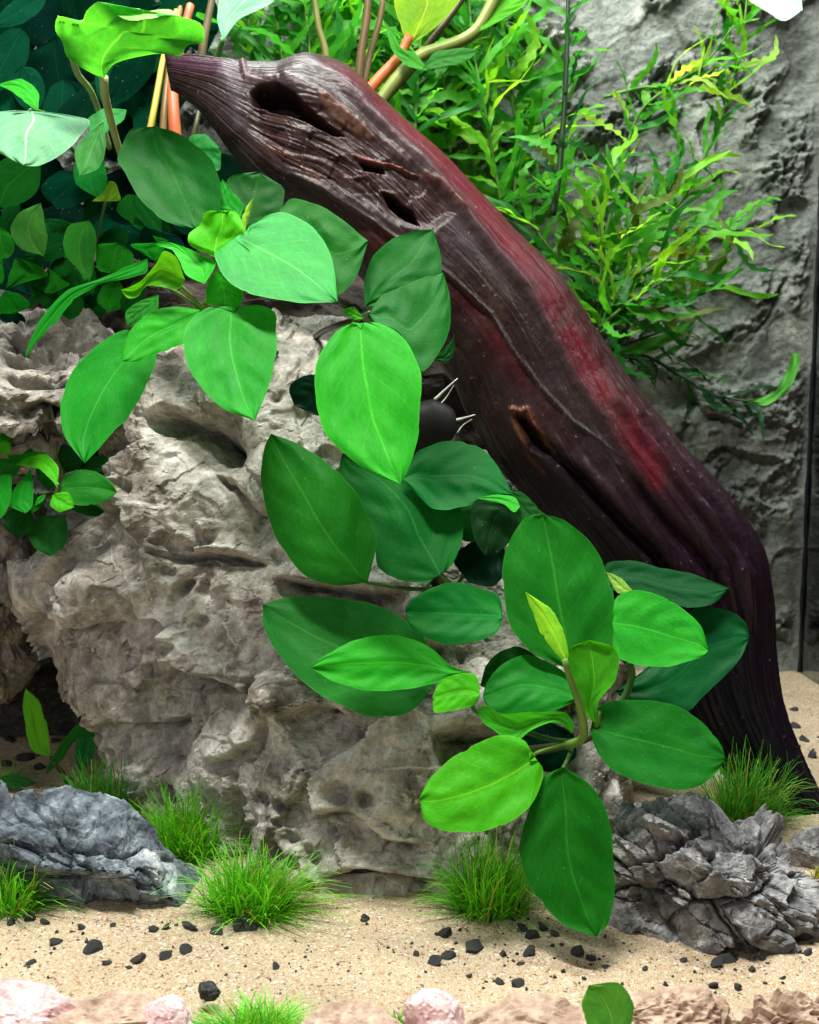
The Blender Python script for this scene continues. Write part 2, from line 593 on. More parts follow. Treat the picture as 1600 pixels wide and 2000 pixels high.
def build_sand():
    nu, nv = 420, 420
    xs = np.linspace(-0.62, XR, nu)
    ys = 0.12 + (YB + 0.01 - 0.12) * np.linspace(0, 1, nv) ** 1.25
    X, Y = np.meshgrid(xs, ys)
    X = X.ravel(); Y = Y.ravel()
    V = np.stack([X, Y, sand_h(X, Y)], 1)
    ob = link('sand_bed', mk_mesh('sand_bed', V, grid_faces(nu, nv)), SAND)
    tag(ob, kind='structure')
    # loose grains lying on it, near part only
    n = 16000
    r = np.random.default_rng(3)
    py = 1500 + 520 * r.random(n) ** 0.7
    px = r.random(n) * 1700 - 50
    base = np.array([[0, 0, 1], [1, 0, 0], [0, 1, 0], [-1, 0, 0], [0, -1, 0], [0, 0, -1]], float)
    faces = np.array([[0, 1, 2], [0, 2, 3], [0, 3, 4], [0, 4, 1], [5, 2, 1], [5, 3, 2], [5, 4, 3], [5, 1, 4]])
    ctr = np.array([on_sand(a, b) for a, b in zip(px, py)])
    ctr[:, 2] = sand_h(ctr[:, 0], ctr[:, 1])
    size = 0.00018 + 0.00024 * r.random(n) ** 2.5
    jit = base[None] * (0.7 + 0.6 * r.random((n, 6, 1))) + 0.25 * (r.random((n, 6, 3)) - 0.5)
    V = (ctr[:, None, :] + jit * size[:, None, None]).reshape(-1, 3)
    F = (faces[None] + (np.arange(n) * 6)[:, None, None]).reshape(-1, 3)
    pal = np.array([[0.72, 0.58, 0.38], [0.60, 0.44, 0.26], [0.82, 0.76, 0.62], [0.50, 0.30, 0.15],
                    [0.55, 0.22, 0.10], [0.20, 0.16, 0.13], [0.88, 0.86, 0.80]])
    pick = r.choice(len(pal), n, p=[0.36, 0.25, 0.17, 0.08, 0.04, 0.03, 0.07])
    C = np.repeat(pal[pick], 6, axis=0)
    ob = link('sand_grains', mk_mesh('sand_grains', V, F, False, color=C), GRIT)
    tag(ob, 'loose pale sand grains lying over the sand bed', 'sand', kind='stuff')


def build_back_wall():
    nu, nv = 640, 540
    xs = np.linspace(-0.62, XR, nu)
    zs = np.linspace(-0.03, 0.80, nv)
    X, Z = np.meshgrid(xs, zs)
    X = X.ravel(); Z = Z.ravel()
    P = np.stack([X, np.full_like(X, 0.3), Z], 1)
    wp = P + 0.03 * np.stack([fbm(P * 14, 3, 5), fbm(P * 14, 3, 6), fbm(P * 14, 3, 7)], 1)
    slab = chips(wp * np.array([9.0, 9.0, 12.0]), 61)
    slab2 = chips(wp * np.array([22.0, 22.0, 26.0]), 62)
    crust = fbm(P * 120, 4, 63, 0.6, ridged=True)
    mask = sstep(-0.10, 0.30, fbm(wp * 16, 3, 64) + 0.25 * slab2)
    up = sstep(0.05, 0.45, Z)
    h = (0.012 * fbm(P * 6, 3, 60) + 0.010 * slab + 0.006 * slab2
         + (0.0095 * crust + 0.013 * fbm(P * 75, 5, 66, 0.6)) * mask * (0.45 + 0.9 * up) + 0.0014 * fbm(P * 160, 3, 65))
    q1, q2, _, _ = worley(wp * 75, 67)
    h -= 0.004 * np.exp(-(q1 / 0.35) ** 2) * mask * (0.4 + 0.6 * up)
    h += 0.0075 * chips(wp * 70, 68) * mask + 0.0035 * chips(wp * 150, 69) * mask
    h = np.clip(h, -0.03, 0.04) * sstep(0.0, 0.02, XR - X)
    V = np.stack([X, YB - 0.01 - h, Z], 1)
    ob = link('back_wall', mk_mesh('back_wall', V, grid_faces(nu, nv)), WALLM)
    tag(ob, kind='structure')


def box_mesh(name, x0, x1, y0, y1, z0, z1):
    V = [(x, y, z) for z in (z0, z1) for y in (y0, y1) for x in (x0, x1)]
    F = [(0, 2, 3, 1), (4, 5, 7, 6), (0, 1, 5, 4), (2, 6, 7, 3), (0, 4, 6, 2), (1, 3, 7, 5)]
    return mk_mesh(name, V, F, False)


build_sand()
build_back_wall()
ob = link('side_glass', box_mesh('side_glass', XR + 0.0005, XR + 0.0065, 0.30, YB + 0.03, -0.03, 0.80), GLASS)
tag(ob, kind='structure')
sm = tube_mesh('silicone_seam', [(XR - 0.0006 + 0.0005 * math.sin(z * 70), YB - 0.0135, z) for z in np.linspace(-0.01, 0.8, 60)],
               [0.0014 + 0.0004 * math.sin(z * 190) for z in np.linspace(0, 0.8, 60)], 8)
tag(link('silicone_seam', sm, SEAM), kind='structure')


# ------------------------------------------------------------------ rocks
def grid_normals(V, nu, nv):
    G = V.reshape(nv, nu, 3)
    du = np.roll(G, -1, 1) - np.roll(G, 1, 1)
    dv = np.gradient(G, axis=0)
    n = np.cross(du, dv)
    n /= np.linalg.norm(n, axis=2)[..., None] + 1e-12
    return n.reshape(-1, 3)


def seg_field(px, py, poly):
    """distance to a polyline and signed side (positive = below / to the right of travel)"""
    best = np.full(len(px), 1e9); side = np.zeros(len(px))
    for (x0, y0), (x1, y1) in zip(poly[:-1], poly[1:]):
        dx, dy = x1 - x0, y1 - y0
        L2 = dx * dx + dy * dy
        t = np.clip(((px - x0) * dx + (py - y0) * dy) / L2, 0, 1)
        ex, ey = px - (x0 + t * dx), py - (y0 + t * dy)
        d = np.hypot(ex, ey)
        s = np.sign(dx * (py - y0) - dy * (px - x0))
        m = d < best
        best[m] = d[m]; side[m] = s[m]
    return best, side


def line_fade(px, py, poly):
    """1 along a polyline, falling to 0 at both its ends"""
    tot = sum(math.hypot(b[0] - a[0], b[1] - a[1]) for a, b in zip(poly[:-1], poly[1:]))
    best = np.full(len(px), 1e9); s = np.zeros(len(px)); acc = 0.0
    for (x0, y0), (x1, y1) in zip(poly[:-1], poly[1:]):
        dx, dy = x1 - x0, y1 - y0
        L = math.hypot(dx, dy)
        t = np.clip(((px - x0) * dx + (py - y0) * dy) / (L * L), 0, 1)
        d = np.hypot(px - (x0 + t * dx), py - (y0 + t * dy))
        m = d < best
        best[m] = d[m]; s[m] = (acc + t[m] * L) / tot
        acc += L
    return np.clip(np.minimum(s, 1 - s) / 0.18, 0, 1) ** 0.7


def in_poly(px, py, poly):
    ins = np.zeros(len(px), bool)
    n = len(poly)
    for i in range(n):
        x0, y0 = poly[i]; x1, y1 = poly[(i + 1) % n]
        c = ((y0 > py) != (y1 > py)) & (px < (x1 - x0) * (py - y0) / (y1 - y0 + 1e-9) + x0)
        ins ^= c
    return ins


def shell_rock(name, rows, depth_tilt, feats, nu, nv, seed, mat, label, amp=1.0, front_pow=0.8):
    """rows: (py, left px, right px, depth of middle, half thickness); built as stacked rings, then broken up"""
    rows = np.asarray(rows, float)
    ys = np.linspace(rows[0, 0], rows[-1, 0], nv)
    L, R, D, T = [np.interp(ys, rows[:, 0], rows[:, k]) for k in (1, 2, 3, 4)]
    k = np.linspace(0, 1, nu, endpoint=False)
    th = np.where(k < 0.72, k / 0.72 * math.pi, math.pi + (k - 0.72) / 0.28 * math.pi)   # more points on the near side
    c, s = np.cos(th), np.sin(th)
    sx = np.sign(c) * np.abs(c) ** front_pow
    sd = np.sign(s) * np.abs(s) ** front_pow
    px = (L + R)[:, None] / 2 + ((R - L) / 2)[:, None] * sx[None]
    py = np.repeat(ys[:, None], nu, 1)
    d = D[:, None] - T[:, None] * sd[None] + depth_tilt(px, py)
    V = W(px, py, d).reshape(-1, 3)
    px = px.ravel(); py = py.ravel()
    N = grid_normals(V, nu, nv)
    ctr = V.mean(0)
    if np.mean(np.einsum('ij,ij->i', N, V - ctr)) < 0: N = -N
    fr = np.clip(-(N @ FWD), 0, 1) ** 0.5
    wp = V + 0.009 * np.stack([fbm(V * 36, 5, seed + 1, 0.6), fbm(V * 36, 5, seed + 2, 0.6), fbm(V * 36, 5, seed + 3, 0.6)], 1)
    rgh = sstep(-0.05, 0.55, fbm(V * 20, 3, seed + 12))
    h = (0.013 * fbm(V * 13, 3, seed) + 0.0155 * chips(wp * 14, seed + 4) + 0.0085 * chips(wp * 33, seed + 5) * (0.45 + 0.8 * rgh)) * amp
    p1, p2, _, _ = worley(wp * 62 + 0.5, seed + 13)
    pm = sstep(0.0, 0.35, fbm(V * 19, 3, seed + 14))
    h -= amp * (0.0115 * np.exp(-(p1 / 0.30) ** 4) * pm)
    p1, p2, _, _ = worley(wp * 150 + 0.5, seed + 15)
    h -= amp * 0.0034 * np.exp(-(p1 / 0.32) ** 4) * (0.2 + rgh)
    jx = px + 9 * fbm(V * 90, 3, seed + 9); jy = py + 9 * fbm(V * 90, 3, seed + 10)
    for kind, poly, r, dep in feats:
        dep = dep * 1.75
        if kind == 'pit':
            cx, cy = poly
            q = np.hypot((jx - cx) / r[0], (jy - cy) / r[1])
            h -= fr * dep * np.exp(-q ** 3)
        else:
            dist, side = seg_field(jx, jy, poly)
            dep = dep * line_fade(jx, jy, poly)
            if kind == 'ledge':      # sharp edge, hollow below it
                h -= fr * dep * np.where(side > 0, np.exp(-dist / r), np.exp(-dist / 3.0))
                h += fr * 0.35 * dep * np.where(side > 0, 0, np.exp(-dist / r))
            else:                    # crack
                h -= fr * dep * np.exp(-(dist / r) ** 2)
    H = h.reshape(nv, nu)
    for _ in range(1):
        H = (np.roll(H, 1, 1) + 2 * H + np.roll(H, -1, 1)) / 4
        Hp = np.vstack([H[:1], H, H[-1:]])
        H = (Hp[:-2] + 2 * H + Hp[2:]) / 4
    h = H.ravel()
    h = h + amp * (0.0042 * chips(wp * 85, seed + 6) * (0.34 + rgh) + 0.0017 * fbm(V * 230, 4, seed + 7, 0.65) * (0.30 + rgh)
                   + 0.0022 * fbm(V * 70, 4, seed + 8, 0.55) * (0.3 + rgh))
    V = V + N * h[:, None]
    base = np.array([ctr[0], ctr[1], 0.0])
    V -= base
    caps_top = V[:nu].mean(0); caps_bot = V[-nu:].mean(0)
    nV = np.vstack([V, caps_top, caps_bot])
    F = grid_faces(nu, nv, True)
    a = np.arange(nu); b = (a + 1) % nu
    m = len(V)
    top = np.stack([b, a, np.full(nu, m), np.full(nu, m)], 1)
    bot = np.stack([(nv - 1) * nu + a, (nv - 1) * nu + b, np.full(nu, m + 1), np.full(nu, m + 1)], 1)
    Fl = np.vstack([F]).tolist() + [t[:3] for t in top.tolist()] + [t[:3] for t in bot.tolist()]
    me = bpy.data.meshes.new(name)
    me.from_pydata(nV.tolist(), [], Fl)
    me.polygons.foreach_set('use_smooth', np.full(len(me.polygons), False))
    ob = link(name, me, mat, loc=base)
    tag(ob, label, 'rock')
    return ob


main_feats = [
    ('ledge', [(195, 1140), (235, 1152), (262, 1172), (272, 1215), (305, 1212), (345, 1255)], 34, 0.017),
    ('ledge', [(100, 1232), (165, 1226), (225, 1222)], 26, 0.010),
    ('ledge', [(295, 1078), (340, 1080), (400, 1076), (450, 1080), (515, 1096)], 15, 0.016),
    ('ledge', [(275, 1298), (345, 1296), (400, 1325), (450, 1345), (505, 1372)], 40, 0.011),
    ('ledge', [(190, 1412), (280, 1420), (350, 1403), (392, 1432)], 34, 0.011),
    ('pit', (497, 1348), (17, 15), 0.026),
    ('pit', (550, 1368), (52, 44), -0.013),
    ('crack', [(545, 1365), (515, 1430), (505, 1455), (480, 1495)], 11, 0.008),
    ('ledge', [(405, 1492), (450, 1478), (492, 1450)], 30, 0.009),
    ('ledge', [(280, 815), (330, 803), (390, 812), (440, 835), (470, 880)], 80, 0.022),
    ('pit', (420, 860), (60, 70), 0.018),
    ('ledge', [(626, 1716), (680, 1703), (760, 1708), (880, 1735)], 30, 0.013),
    ('ledge', [(610, 1592), (690, 1586), (745, 1640), (850, 1655)], 34, 0.009),
    ('ledge', [(535, 1128), (600, 1140), (720, 1150), (800, 1150)], 40, 0.020),
    ('crack', [(360, 1010), (390, 1060), (300, 1075)], 10, 0.006),
    ('ledge', [(400, 925), (450, 940), (500, 990), (540, 1000)], 30, 0.010),
    ('ledge', [(560, 1410), (620, 1380), (660, 1390), (720, 1430)], 60, 0.013),
    ('pit', (150, 1165), (80, 50), -0.010),
    ('pit', (450, 1620), (22, 60), 0.022),
    ('pit', (300, 1560), (22, 16), 0.014),
    ('ledge', [(840, 1440), (920, 1420), (1050, 1430), (1160, 1440)], 70, 0.024),
]
shell_rock('limestone_rock',
           [(650, 540, 720, 0.800, 0.020), (680, 440, 770, 0.795, 0.060), (715, 320, 790, 0.788, 0.085),
            (745, 240, 800, 0.784, 0.094), (780, 200, 815, 0.780, 0.096), (850, 190, 850, 0.776, 0.098), (930, 212, 930, 0.772, 0.100),
            (1000, 185, 1010, 0.768, 0.102), (1060, 125, 1070, 0.765, 0.102), (1105, 62, 1120, 0.763, 0.104),
            (1150, 46, 1165, 0.761, 0.104), (1200, 57, 1200, 0.759, 0.104), (1260, 80, 1225, 0.756, 0.104),
            (1310, 112, 1235, 0.752, 0.104), (1360, 132, 1240, 0.747, 0.104), (1395, 168, 1240, 0.744, 0.103),
            (1440, 187, 1240, 0.740, 0.103), (1520, 205, 1235, 0.733, 0.102), (1570, 240, 1230, 0.728, 0.100),
            (1640, 265, 1225, 0.722, 0.098), (1720, 300, 1210, 0.716, 0.096), (1790, 340, 1180, 0.713, 0.090),
            (1830, 420, 1120, 0.713, 0.060)],
           lambda px, py: np.clip((620 - px) / 420, -0.3, 1) * 0.040 * sstep(900, 1500, py),
           main_feats, 640, 500, 100, LIME,
           'large craggy beige limestone rock under the broad-leaved plants')
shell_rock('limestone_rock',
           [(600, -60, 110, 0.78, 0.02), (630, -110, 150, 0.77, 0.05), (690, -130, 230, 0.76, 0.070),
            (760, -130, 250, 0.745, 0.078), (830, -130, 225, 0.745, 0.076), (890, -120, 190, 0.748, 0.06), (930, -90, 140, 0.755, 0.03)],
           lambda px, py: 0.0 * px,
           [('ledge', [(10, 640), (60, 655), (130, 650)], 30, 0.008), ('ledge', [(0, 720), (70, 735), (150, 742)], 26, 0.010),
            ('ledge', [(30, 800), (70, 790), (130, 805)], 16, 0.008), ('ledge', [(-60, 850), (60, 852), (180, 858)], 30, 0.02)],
           260, 180, 200, LIME_SHADED, 'grey-brown limestone lump with painted-in shade at the left edge above the small rosette')
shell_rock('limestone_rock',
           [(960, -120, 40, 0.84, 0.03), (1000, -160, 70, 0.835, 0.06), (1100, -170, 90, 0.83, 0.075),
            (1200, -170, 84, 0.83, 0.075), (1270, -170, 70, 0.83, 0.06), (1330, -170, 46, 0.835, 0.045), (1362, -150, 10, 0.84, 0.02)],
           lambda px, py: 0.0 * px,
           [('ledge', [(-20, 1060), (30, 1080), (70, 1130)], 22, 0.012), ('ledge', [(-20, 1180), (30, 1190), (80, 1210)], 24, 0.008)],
           220, 170, 300, LIME_SHADED, 'smooth grey-beige rock behind the large rock at the left edge')
shell_rock('gap_shade_stone',
           [(1290, -200, 200, 0.93, 0.03), (1320, -220, 260, 0.925, 0.05), (1400, -220, 260, 0.92, 0.055), (1450, -220, 240, 0.92, 0.05)],  # black gravel material carries the shade of this gap
           lambda px, py: 0.0 * px, [], 120, 60, 350, GRAVEL, 'stone with the gap shade put into its black colour under the left rocks')


DARKM = rock_material('shade_brown_rock', [(0.34, (0.010, 0.008, 0.007)), (0.5, (0.030, 0.022, 0.018)), (0.72, (0.075, 0.058, 0.046))],
                      24.0, 240.0, 0.6)  # near-black brown: shade of the gap behind the plants put into the colour
shell_rock('shade_dark_rock',
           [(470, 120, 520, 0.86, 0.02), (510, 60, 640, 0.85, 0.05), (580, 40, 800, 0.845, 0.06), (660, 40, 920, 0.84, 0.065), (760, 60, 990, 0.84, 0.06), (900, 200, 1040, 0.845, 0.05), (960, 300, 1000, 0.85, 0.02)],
           lambda px, py: 0.0 * px, [], 150, 110, 370, DARKM, 'rock with shade put into its dark brown colour behind the pale rosette')


def ico(sub):
    import bmesh
    bm = bmesh.new()
    bmesh.ops.create_icosphere(bm, subdivisions=sub, radius=1.0)
    V = np.array([v.co[:] for v in bm.verts])
    F = np.array([[v.index for v in f.verts] for f in bm.faces])
    bm.free()
    return V, F


ICO = {k: ico(k) for k in (2, 3, 5, 6, 7)}


def cam_frame(v):
    """(right, up, towards camera) -> world"""
    return v[..., :1] * RGT + v[..., 1:2] * UPV - v[..., 2:3] * FWD


def blob_rock(name, centre, radii, planes, sub, seed, mat, label, rough=1.0, roll=0.0, nrand=10,
              category='rock', wrinkle=None, group=None, squash=1.0):
    V, F = ICO[sub]
    V = V.copy()
    r = np.random.default_rng(seed)
    pl = [(np.array(n, float) / np.linalg.norm(n), o) for n, o in planes]
    for i in range(nrand):
        n = r.normal(size=3); n /= np.linalg.norm(n)
        pl.append((n, 0.62 + 0.33 * r.random()))
    for n, o in pl:
        e = V @ n - o
        V -= np.where(e > 0, e * 0.93, 0)[:, None] * n
    V *= np.array(radii)
    c, s = math.cos(roll), math.sin(roll)
    V = np.stack([c * V[:, 0] - s * V[:, 1], s * V[:, 0] + c * V[:, 1], V[:, 2]], 1)
    N = V / np.array(radii) ** 2
    N /= np.linalg.norm(N, axis=1)[:, None]
    S = 1.0 / max(radii)
    Q = V + seed * 1.37
    wp = Q + 0.05 / S * 0.5 * np.stack([fbm(Q * S * 3, 3, seed + 1), fbm(Q * S * 3, 3, seed + 2), fbm(Q * S * 3, 3, seed + 3)], 1)
    h = rough / S * (0.075 * chips(wp * S * 2.2, seed + 4) + 0.036 * chips(wp * S * 5, seed + 5)
                     + 0.010 * chips(wp * S * 13, seed + 6) + 0.003 * chips(wp * S * 40, seed + 9) + 0.006 * fbm(Q * S * 20, 4, seed + 7, 0.6))
    if wrinkle:
        ang, k, a = wrinkle
        ca, sa = math.cos(ang), math.sin(ang)
        A = Q @ np.array([ca, sa, 0.0]); B = Q @ np.array([-sa, ca, 0.0])
        G = np.stack([A * S * 1.1, B * S * k, Q[:, 2] * S * 1.3], 1)
        G = G + 0.10 * np.stack([fbm(Q * S * 4, 3, seed + 20), fbm(Q * S * 4, 3, seed + 24), fbm(Q * S * 4, 3, seed + 25)], 1)
        d1, d2, vv, rr = worley(G, seed + 21)
        e1, e2, v2, r2 = worley(G * 2.3, seed + 22)
        h = h + a / S * (0.20 * np.einsum('ij,ij->i', vv, rr) + 0.10 * np.einsum('ij,ij->i', v2, r2)
                         - 0.09 * np.exp(-((d2 - d1) / 0.035) ** 2) - 0.035 * np.exp(-((e2 - e1) / 0.04) ** 2))
    V = V + N * h[:, None]
    Vw = cam_frame(V)
    ob = link(name, mk_mesh(name, Vw, F, False), mat, loc=centre)
    tag(ob, label, category, group)
    return ob


def px_m(px, d):
    return px * d / FPX


# blue-grey stone, lower left: lit upper face, dark lower face
d = 0.612
blob_rock('blue_grey_rock', W(160, 1702, d), (px_m(268, d), px_m(150, d), px_m(170, d)),
          [((-0.25, 0.72, 0.62), 0.50), ((0.34, -0.60, 0.72), 0.22), ((0.75, 0.62, 0.2), 0.62), ((-0.55, -0.2, 0.8), 0.60)],
          7, 11, BLUE, 'blue-grey angular rock with white veins on the sand at lower left', 0.9, math.radians(-21), 7, wrinkle=(math.radians(-24), 1.5, 0.6))
# wrinkled grey stone, lower right
d = 0.592
blob_rock('grey_wrinkled_rock', W(1392, 1742, d), (px_m(232, d), px_m(178, d), px_m(165, d)),
          [((0.2, 0.85, 0.45), 0.72), ((-0.6, -0.35, 0.7), 0.72), ((0.6, -0.6, 0.6), 0.70)],
          7, 21, GREY, 'grey wrinkled rock with deep slanting furrows on the sand at lower right', 0.9, math.radians(-22), 6,
          wrinkle=(math.radians(-24), 2.0, 1.2))
d = 0.62
blob_rock('small_grey_rock', W(1600, 1665, 0.66), (px_m(70, d), px_m(60, d), px_m(60, d)), [], 5, 24, GREY,
          'small grey rock beside the foot of the driftwood at the right edge', 1.0, 0.3)
# foreground stones along the bottom edge
blob_rock('pink_rock', W(30, 1995, 0.485), (px_m(150, .485), px_m(78, .485), px_m(70, .485)), [((-0.1, 0.8, 0.4), 0.62)],
          5, 31, PINK, 'pink and white rock in the bottom left corner', 0.8, -0.15)
blob_rock('cream_rock', W(215, 2008, 0.485), (px_m(170, .487), px_m(62, .487), px_m(60, .487)), [((0.1, 0.8, 0.3), 0.6), ((0.1, -0.5, 0.9), 0.4)],
          5, 32, TAN, 'cream rock with brown lower face at the bottom edge', 0.8, 0.05)
blob_rock('pink_rock', W(318, 2000, 0.482), (px_m(56, .482), px_m(58, .482), px_m(40, .482)), [], 5, 33, PINK,
          'small pink rock beside the grass at the bottom edge', 0.8, -0.6)
blob_rock('tan_rock', W(690, 2020, 0.476), (px_m(110, .478), px_m(62, .478), px_m(60, .478)), [((0, 0.8, 0.4), 0.6)], 5, 34, TAN,
          'low reddish tan rock between the two bottom grass tufts', 0.8, 0.05)
blob_rock('pink_rock', W(850, 2012, 0.478), (px_m(64, .478), px_m(84, .478), px_m(50, .478)), [], 5, 36, PINK,
          'rounded mauve pink rock right of the bottom centre grass', 0.8, 0.2)
blob_rock('tan_rock', W(1010, 2030, 0.476), (px_m(170, .478), px_m(85, .478), px_m(70, .478)), [((0.1, 0.8, 0.4), 0.6)], 5, 35, TAN,
          'broad tan rock left of the rounded leaf at the bottom edge', 0.8, 0.03)
blob_rock('grey_brown_rock', W(1310, 2000, 0.482), (px_m(120, .482), px_m(78, .482), px_m(60, .482)), [], 5, 37, TAN,
          'knobbly cream rock right of the rounded leaf at the bottom edge', 0.8, -0.1, wrinkle=(0.5, 4.0, 0.8))
blob_rock('grey_brown_rock', W(1530, 2014, 0.483), (px_m(140, .485), px_m(72, .485), px_m(60, .485)), [], 5, 38, TAN,
          'furrowed brown rock in the bottom right corner', 0.8, 0.1, wrinkle=(-0.5, 4.0, 1.0))
blob_rock('dark_grey_stone', W(408, 1935, 0.508), (px_m(26, .508), px_m(20, .508), px_m(20, .508)), [], 5, 39, GRAVEL,
          'dark grey stone behind the bottom edge grass', 0.8, 0.2)

# ------------------------------------------------------------------ driftwood
LOG = [  # upper/right edge, lower/left edge, depth of the middle
    (322, 106, 334, 176, .730), (336, 104, 348, 182, .726), (420, 111, 394, 218, .715),
    (480, 118, 436, 275, .712), (540, 120, 484, 338, .71), (600, 103, 540, 405, .71), (680, 133, 600, 440, .71),
    (760, 204, 660, 480, .708), (850, 290, 705, 540, .706), (930, 368, 765, 610, .706), (1010, 450, 830, 675, .706),
    (1100, 545, 882, 745, .707), (1172, 655, 917, 815, .71), (1250, 770, 957, 885, .712), (1312, 850, 1010, 950, .714),
    (1382, 930, 1085, 1035, .718), (1442, 1000, 1165, 1120, .722), (1488, 1085, 1225, 1215, .726),
    (1506, 1175, 1270, 1290, .73), (1509, 1265, 1305, 1345, .732), (1524, 1370, 1352, 1420, .733),
    (1562, 1478, 1420, 1510, .735), (1610, 1575, 1500, 1600, .738), (1665, 1670, 1585, 1690, .74)]


def build_log():
    nt, nth = 760, 340
    E = np.asarray(LOG, float)
    E2 = spline(np.column_stack([(E[:, 0] + E[:, 2]) / 2, (E[:, 1] + E[:, 3]) / 2, E]), nt)[:, 2:]
    top = E2[:, 0:2]; bot = E2[:, 2:4]; dm = E2[:, 4]
    hw = np.linalg.norm(top - bot, axis=1) / 2
    k = np.linspace(0, 1, nth, endpoint=False)
    th = np.where(k < 0.74, k / 0.74 * math.pi, math.pi + (k - 0.74) / 0.26 * math.pi)
    v = np.cos(th)                       # +1 upper edge, -1 lower edge
    s = np.sin(th)
    mid = (top + bot) / 2; half = (top - bot) / 2
    px = mid[:, None, 0] + half[:, None, 0] * v[None]
    py = mid[:, None, 1] + half[:, None, 1] * v[None]
    rd = hw * dm / FPX * 0.80
    tt = np.linspace(0, 1, nt)
    endr = np.sqrt(np.clip(1 - np.clip(1 - tt / 0.006, 0, 1) ** 2, 0.02, 1))
    d = dm[:, None] - (rd * endr)[:, None] * (np.sign(s) * np.abs(s) ** 0.85)[None]
    V = W(px, py, d).reshape(-1, 3)
    px = px.ravel(); py = py.ravel()
    N = grid_normals(V, nth, nt)
    ctr = np.repeat(W(mid[:, 0], mid[:, 1], dm), nth, 0)
    if np.mean(np.einsum('ij,ij->i', N, V - ctr)) < 0: N = -N
    front = (np.repeat(s[None], nt, 0).ravel() > 0).astype(float)
    vv = np.repeat(v[None], nt, 0).ravel()
    ttv = np.repeat(tt[:, None], nth, 1).ravel()
    # long flutes following the grain
    G = np.stack([np.repeat((th * 2.6)[None], nt, 0).ravel() + 1.1 * np.sin(ttv * 5.0), ttv * 5.5, np.zeros_like(vv)], 1)
    Gw = G + 0.18 * np.stack([fbm(G * 2, 2, 400), fbm(G * 2, 2, 401), np.zeros_like(vv)], 1)
    flute = fbm(Gw * np.array([1.5, 0.55, 1]), 3, 402, 0.5, True)
    fine = fbm(Gw * np.array([8, 1.2, 1]), 4, 403, 0.6)
    lower = sstep(0.42, 0.72, ttv)
    h = 0.0017 * flute * (0.5 + 1.3 * lower) + 0.0002 * fine + 0.0022 * fbm(V * 26, 3, 404) * (1 - 0.75 * lower) + 0.0002 * fbm(V * 320, 3, 405)
    C = np.zeros((len(V), 3))
    wob = fbm(V * 40, 3, 406); wob2 = fbm(V * 120, 4, 407, 0.6)
    jx = px + 4 * wob + 2 * wob2; jy = py + 4 * fbm(V * 40, 3, 408)
    # base: grey-brown above, lower end purple-black with reflected blue light put in
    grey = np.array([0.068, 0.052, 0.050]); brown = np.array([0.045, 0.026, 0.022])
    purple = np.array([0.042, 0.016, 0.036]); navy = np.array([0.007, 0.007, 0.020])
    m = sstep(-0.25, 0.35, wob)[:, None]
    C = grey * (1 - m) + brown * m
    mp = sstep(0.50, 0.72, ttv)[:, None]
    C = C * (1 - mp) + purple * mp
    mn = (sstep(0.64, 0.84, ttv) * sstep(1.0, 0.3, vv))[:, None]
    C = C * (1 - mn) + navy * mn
    lowside = (sstep(-0.1, -0.55, vv) * sstep(0.45, 0.6, ttv))[:, None]  # shade on the log's lower side, put into the wood colour
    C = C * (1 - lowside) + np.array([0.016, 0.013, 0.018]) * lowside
    # red band along the upper edge
    R1 = [(600, 100), (650, 140), (700, 185), (800, 285), (880, 368), (950, 460), (1030, 560), (1080, 645), (1130, 745), (1190, 835), (1245, 920)]
    dist, side = seg_field(jx, jy, R1)
    lf = line_fade(jx, jy, R1)
    redn = sstep(0.12, 0.18, ttv) * sstep(0.78, 0.50, ttv)
    brk = fbm(Gw * np.array([8.0, 0.45, 1]), 3, 420, 0.6)
    band = np.where(side < 0, np.exp(-np.clip(dist - 44, 0, None) / 24), np.exp(-dist / 4)) * redn * front * np.clip(0.80 + 1.1 * brk, 0, 1)
    hot = np.exp(-((dist - 30) / 24) ** 2) * (side < 0) * redn * front * sstep(0.16, 0.3, ttv) * np.clip(0.75 + 1.6 * brk, 0, 1)
    red = np.array([0.18, 0.020, 0.036]); hotred = np.array([0.30, 0.020, 0.036])
    C = C * (1 - band[:, None] * 0.85) + red * band[:, None] * 0.85
    C = C * (1 - hot[:, None] * 0.75) + hotred * hot[:, None] * 0.75
    near = np.where(side > 0, np.exp(-dist / 16), np.exp(-dist / 4)) * front * lf
    C = C * (1 - near[:, None] * 0.6) + np.array([0.16, 0.13, 0.125]) * near[:, None] * 0.6
    h -= np.where(side > 0, 0.0035 * np.exp(-np.clip(dist - 16, 0, None) / 60) * sstep(4, 18, dist), 0) * front * lf
    h += 0.0014 * np.exp(-(dist / 7) ** 2) * front * lf
    # second ridge line and its red flank
    R2 = [(560, 335), (640, 372), (720, 428), (800, 482), (880, 540), (960, 612), (1000, 682), (1060, 762), (1120, 822), (1230, 905)]
    dist, side = seg_field(jx, jy, R2)
    lf = line_fade(jx, jy, R2)
    e = np.exp(-(dist / 5) ** 2) * front * lf
    C = C * (1 - e[:, None] * 0.6) + np.array([0.24, 0.21, 0.21]) * e[:, None] * 0.6
    h += 0.0013 * np.exp(-(dist / 6) ** 2) * front * lf
    fl = np.where(side > 0, np.exp(-np.clip(dist - 14, 0, None) / 22), 0) * front * np.clip(
        np.exp(-((px - 745) / 60) ** 2) + np.exp(-((px - 960) / 90) ** 2), 0, 1)
    C = C * (1 - fl[:, None] * 0.8) + np.array([0.17, 0.026, 0.034]) * fl[:, None] * 0.8
    h -= np.where(side > 0, 0.002 * np.exp(-dist / 40), 0) * front * lf
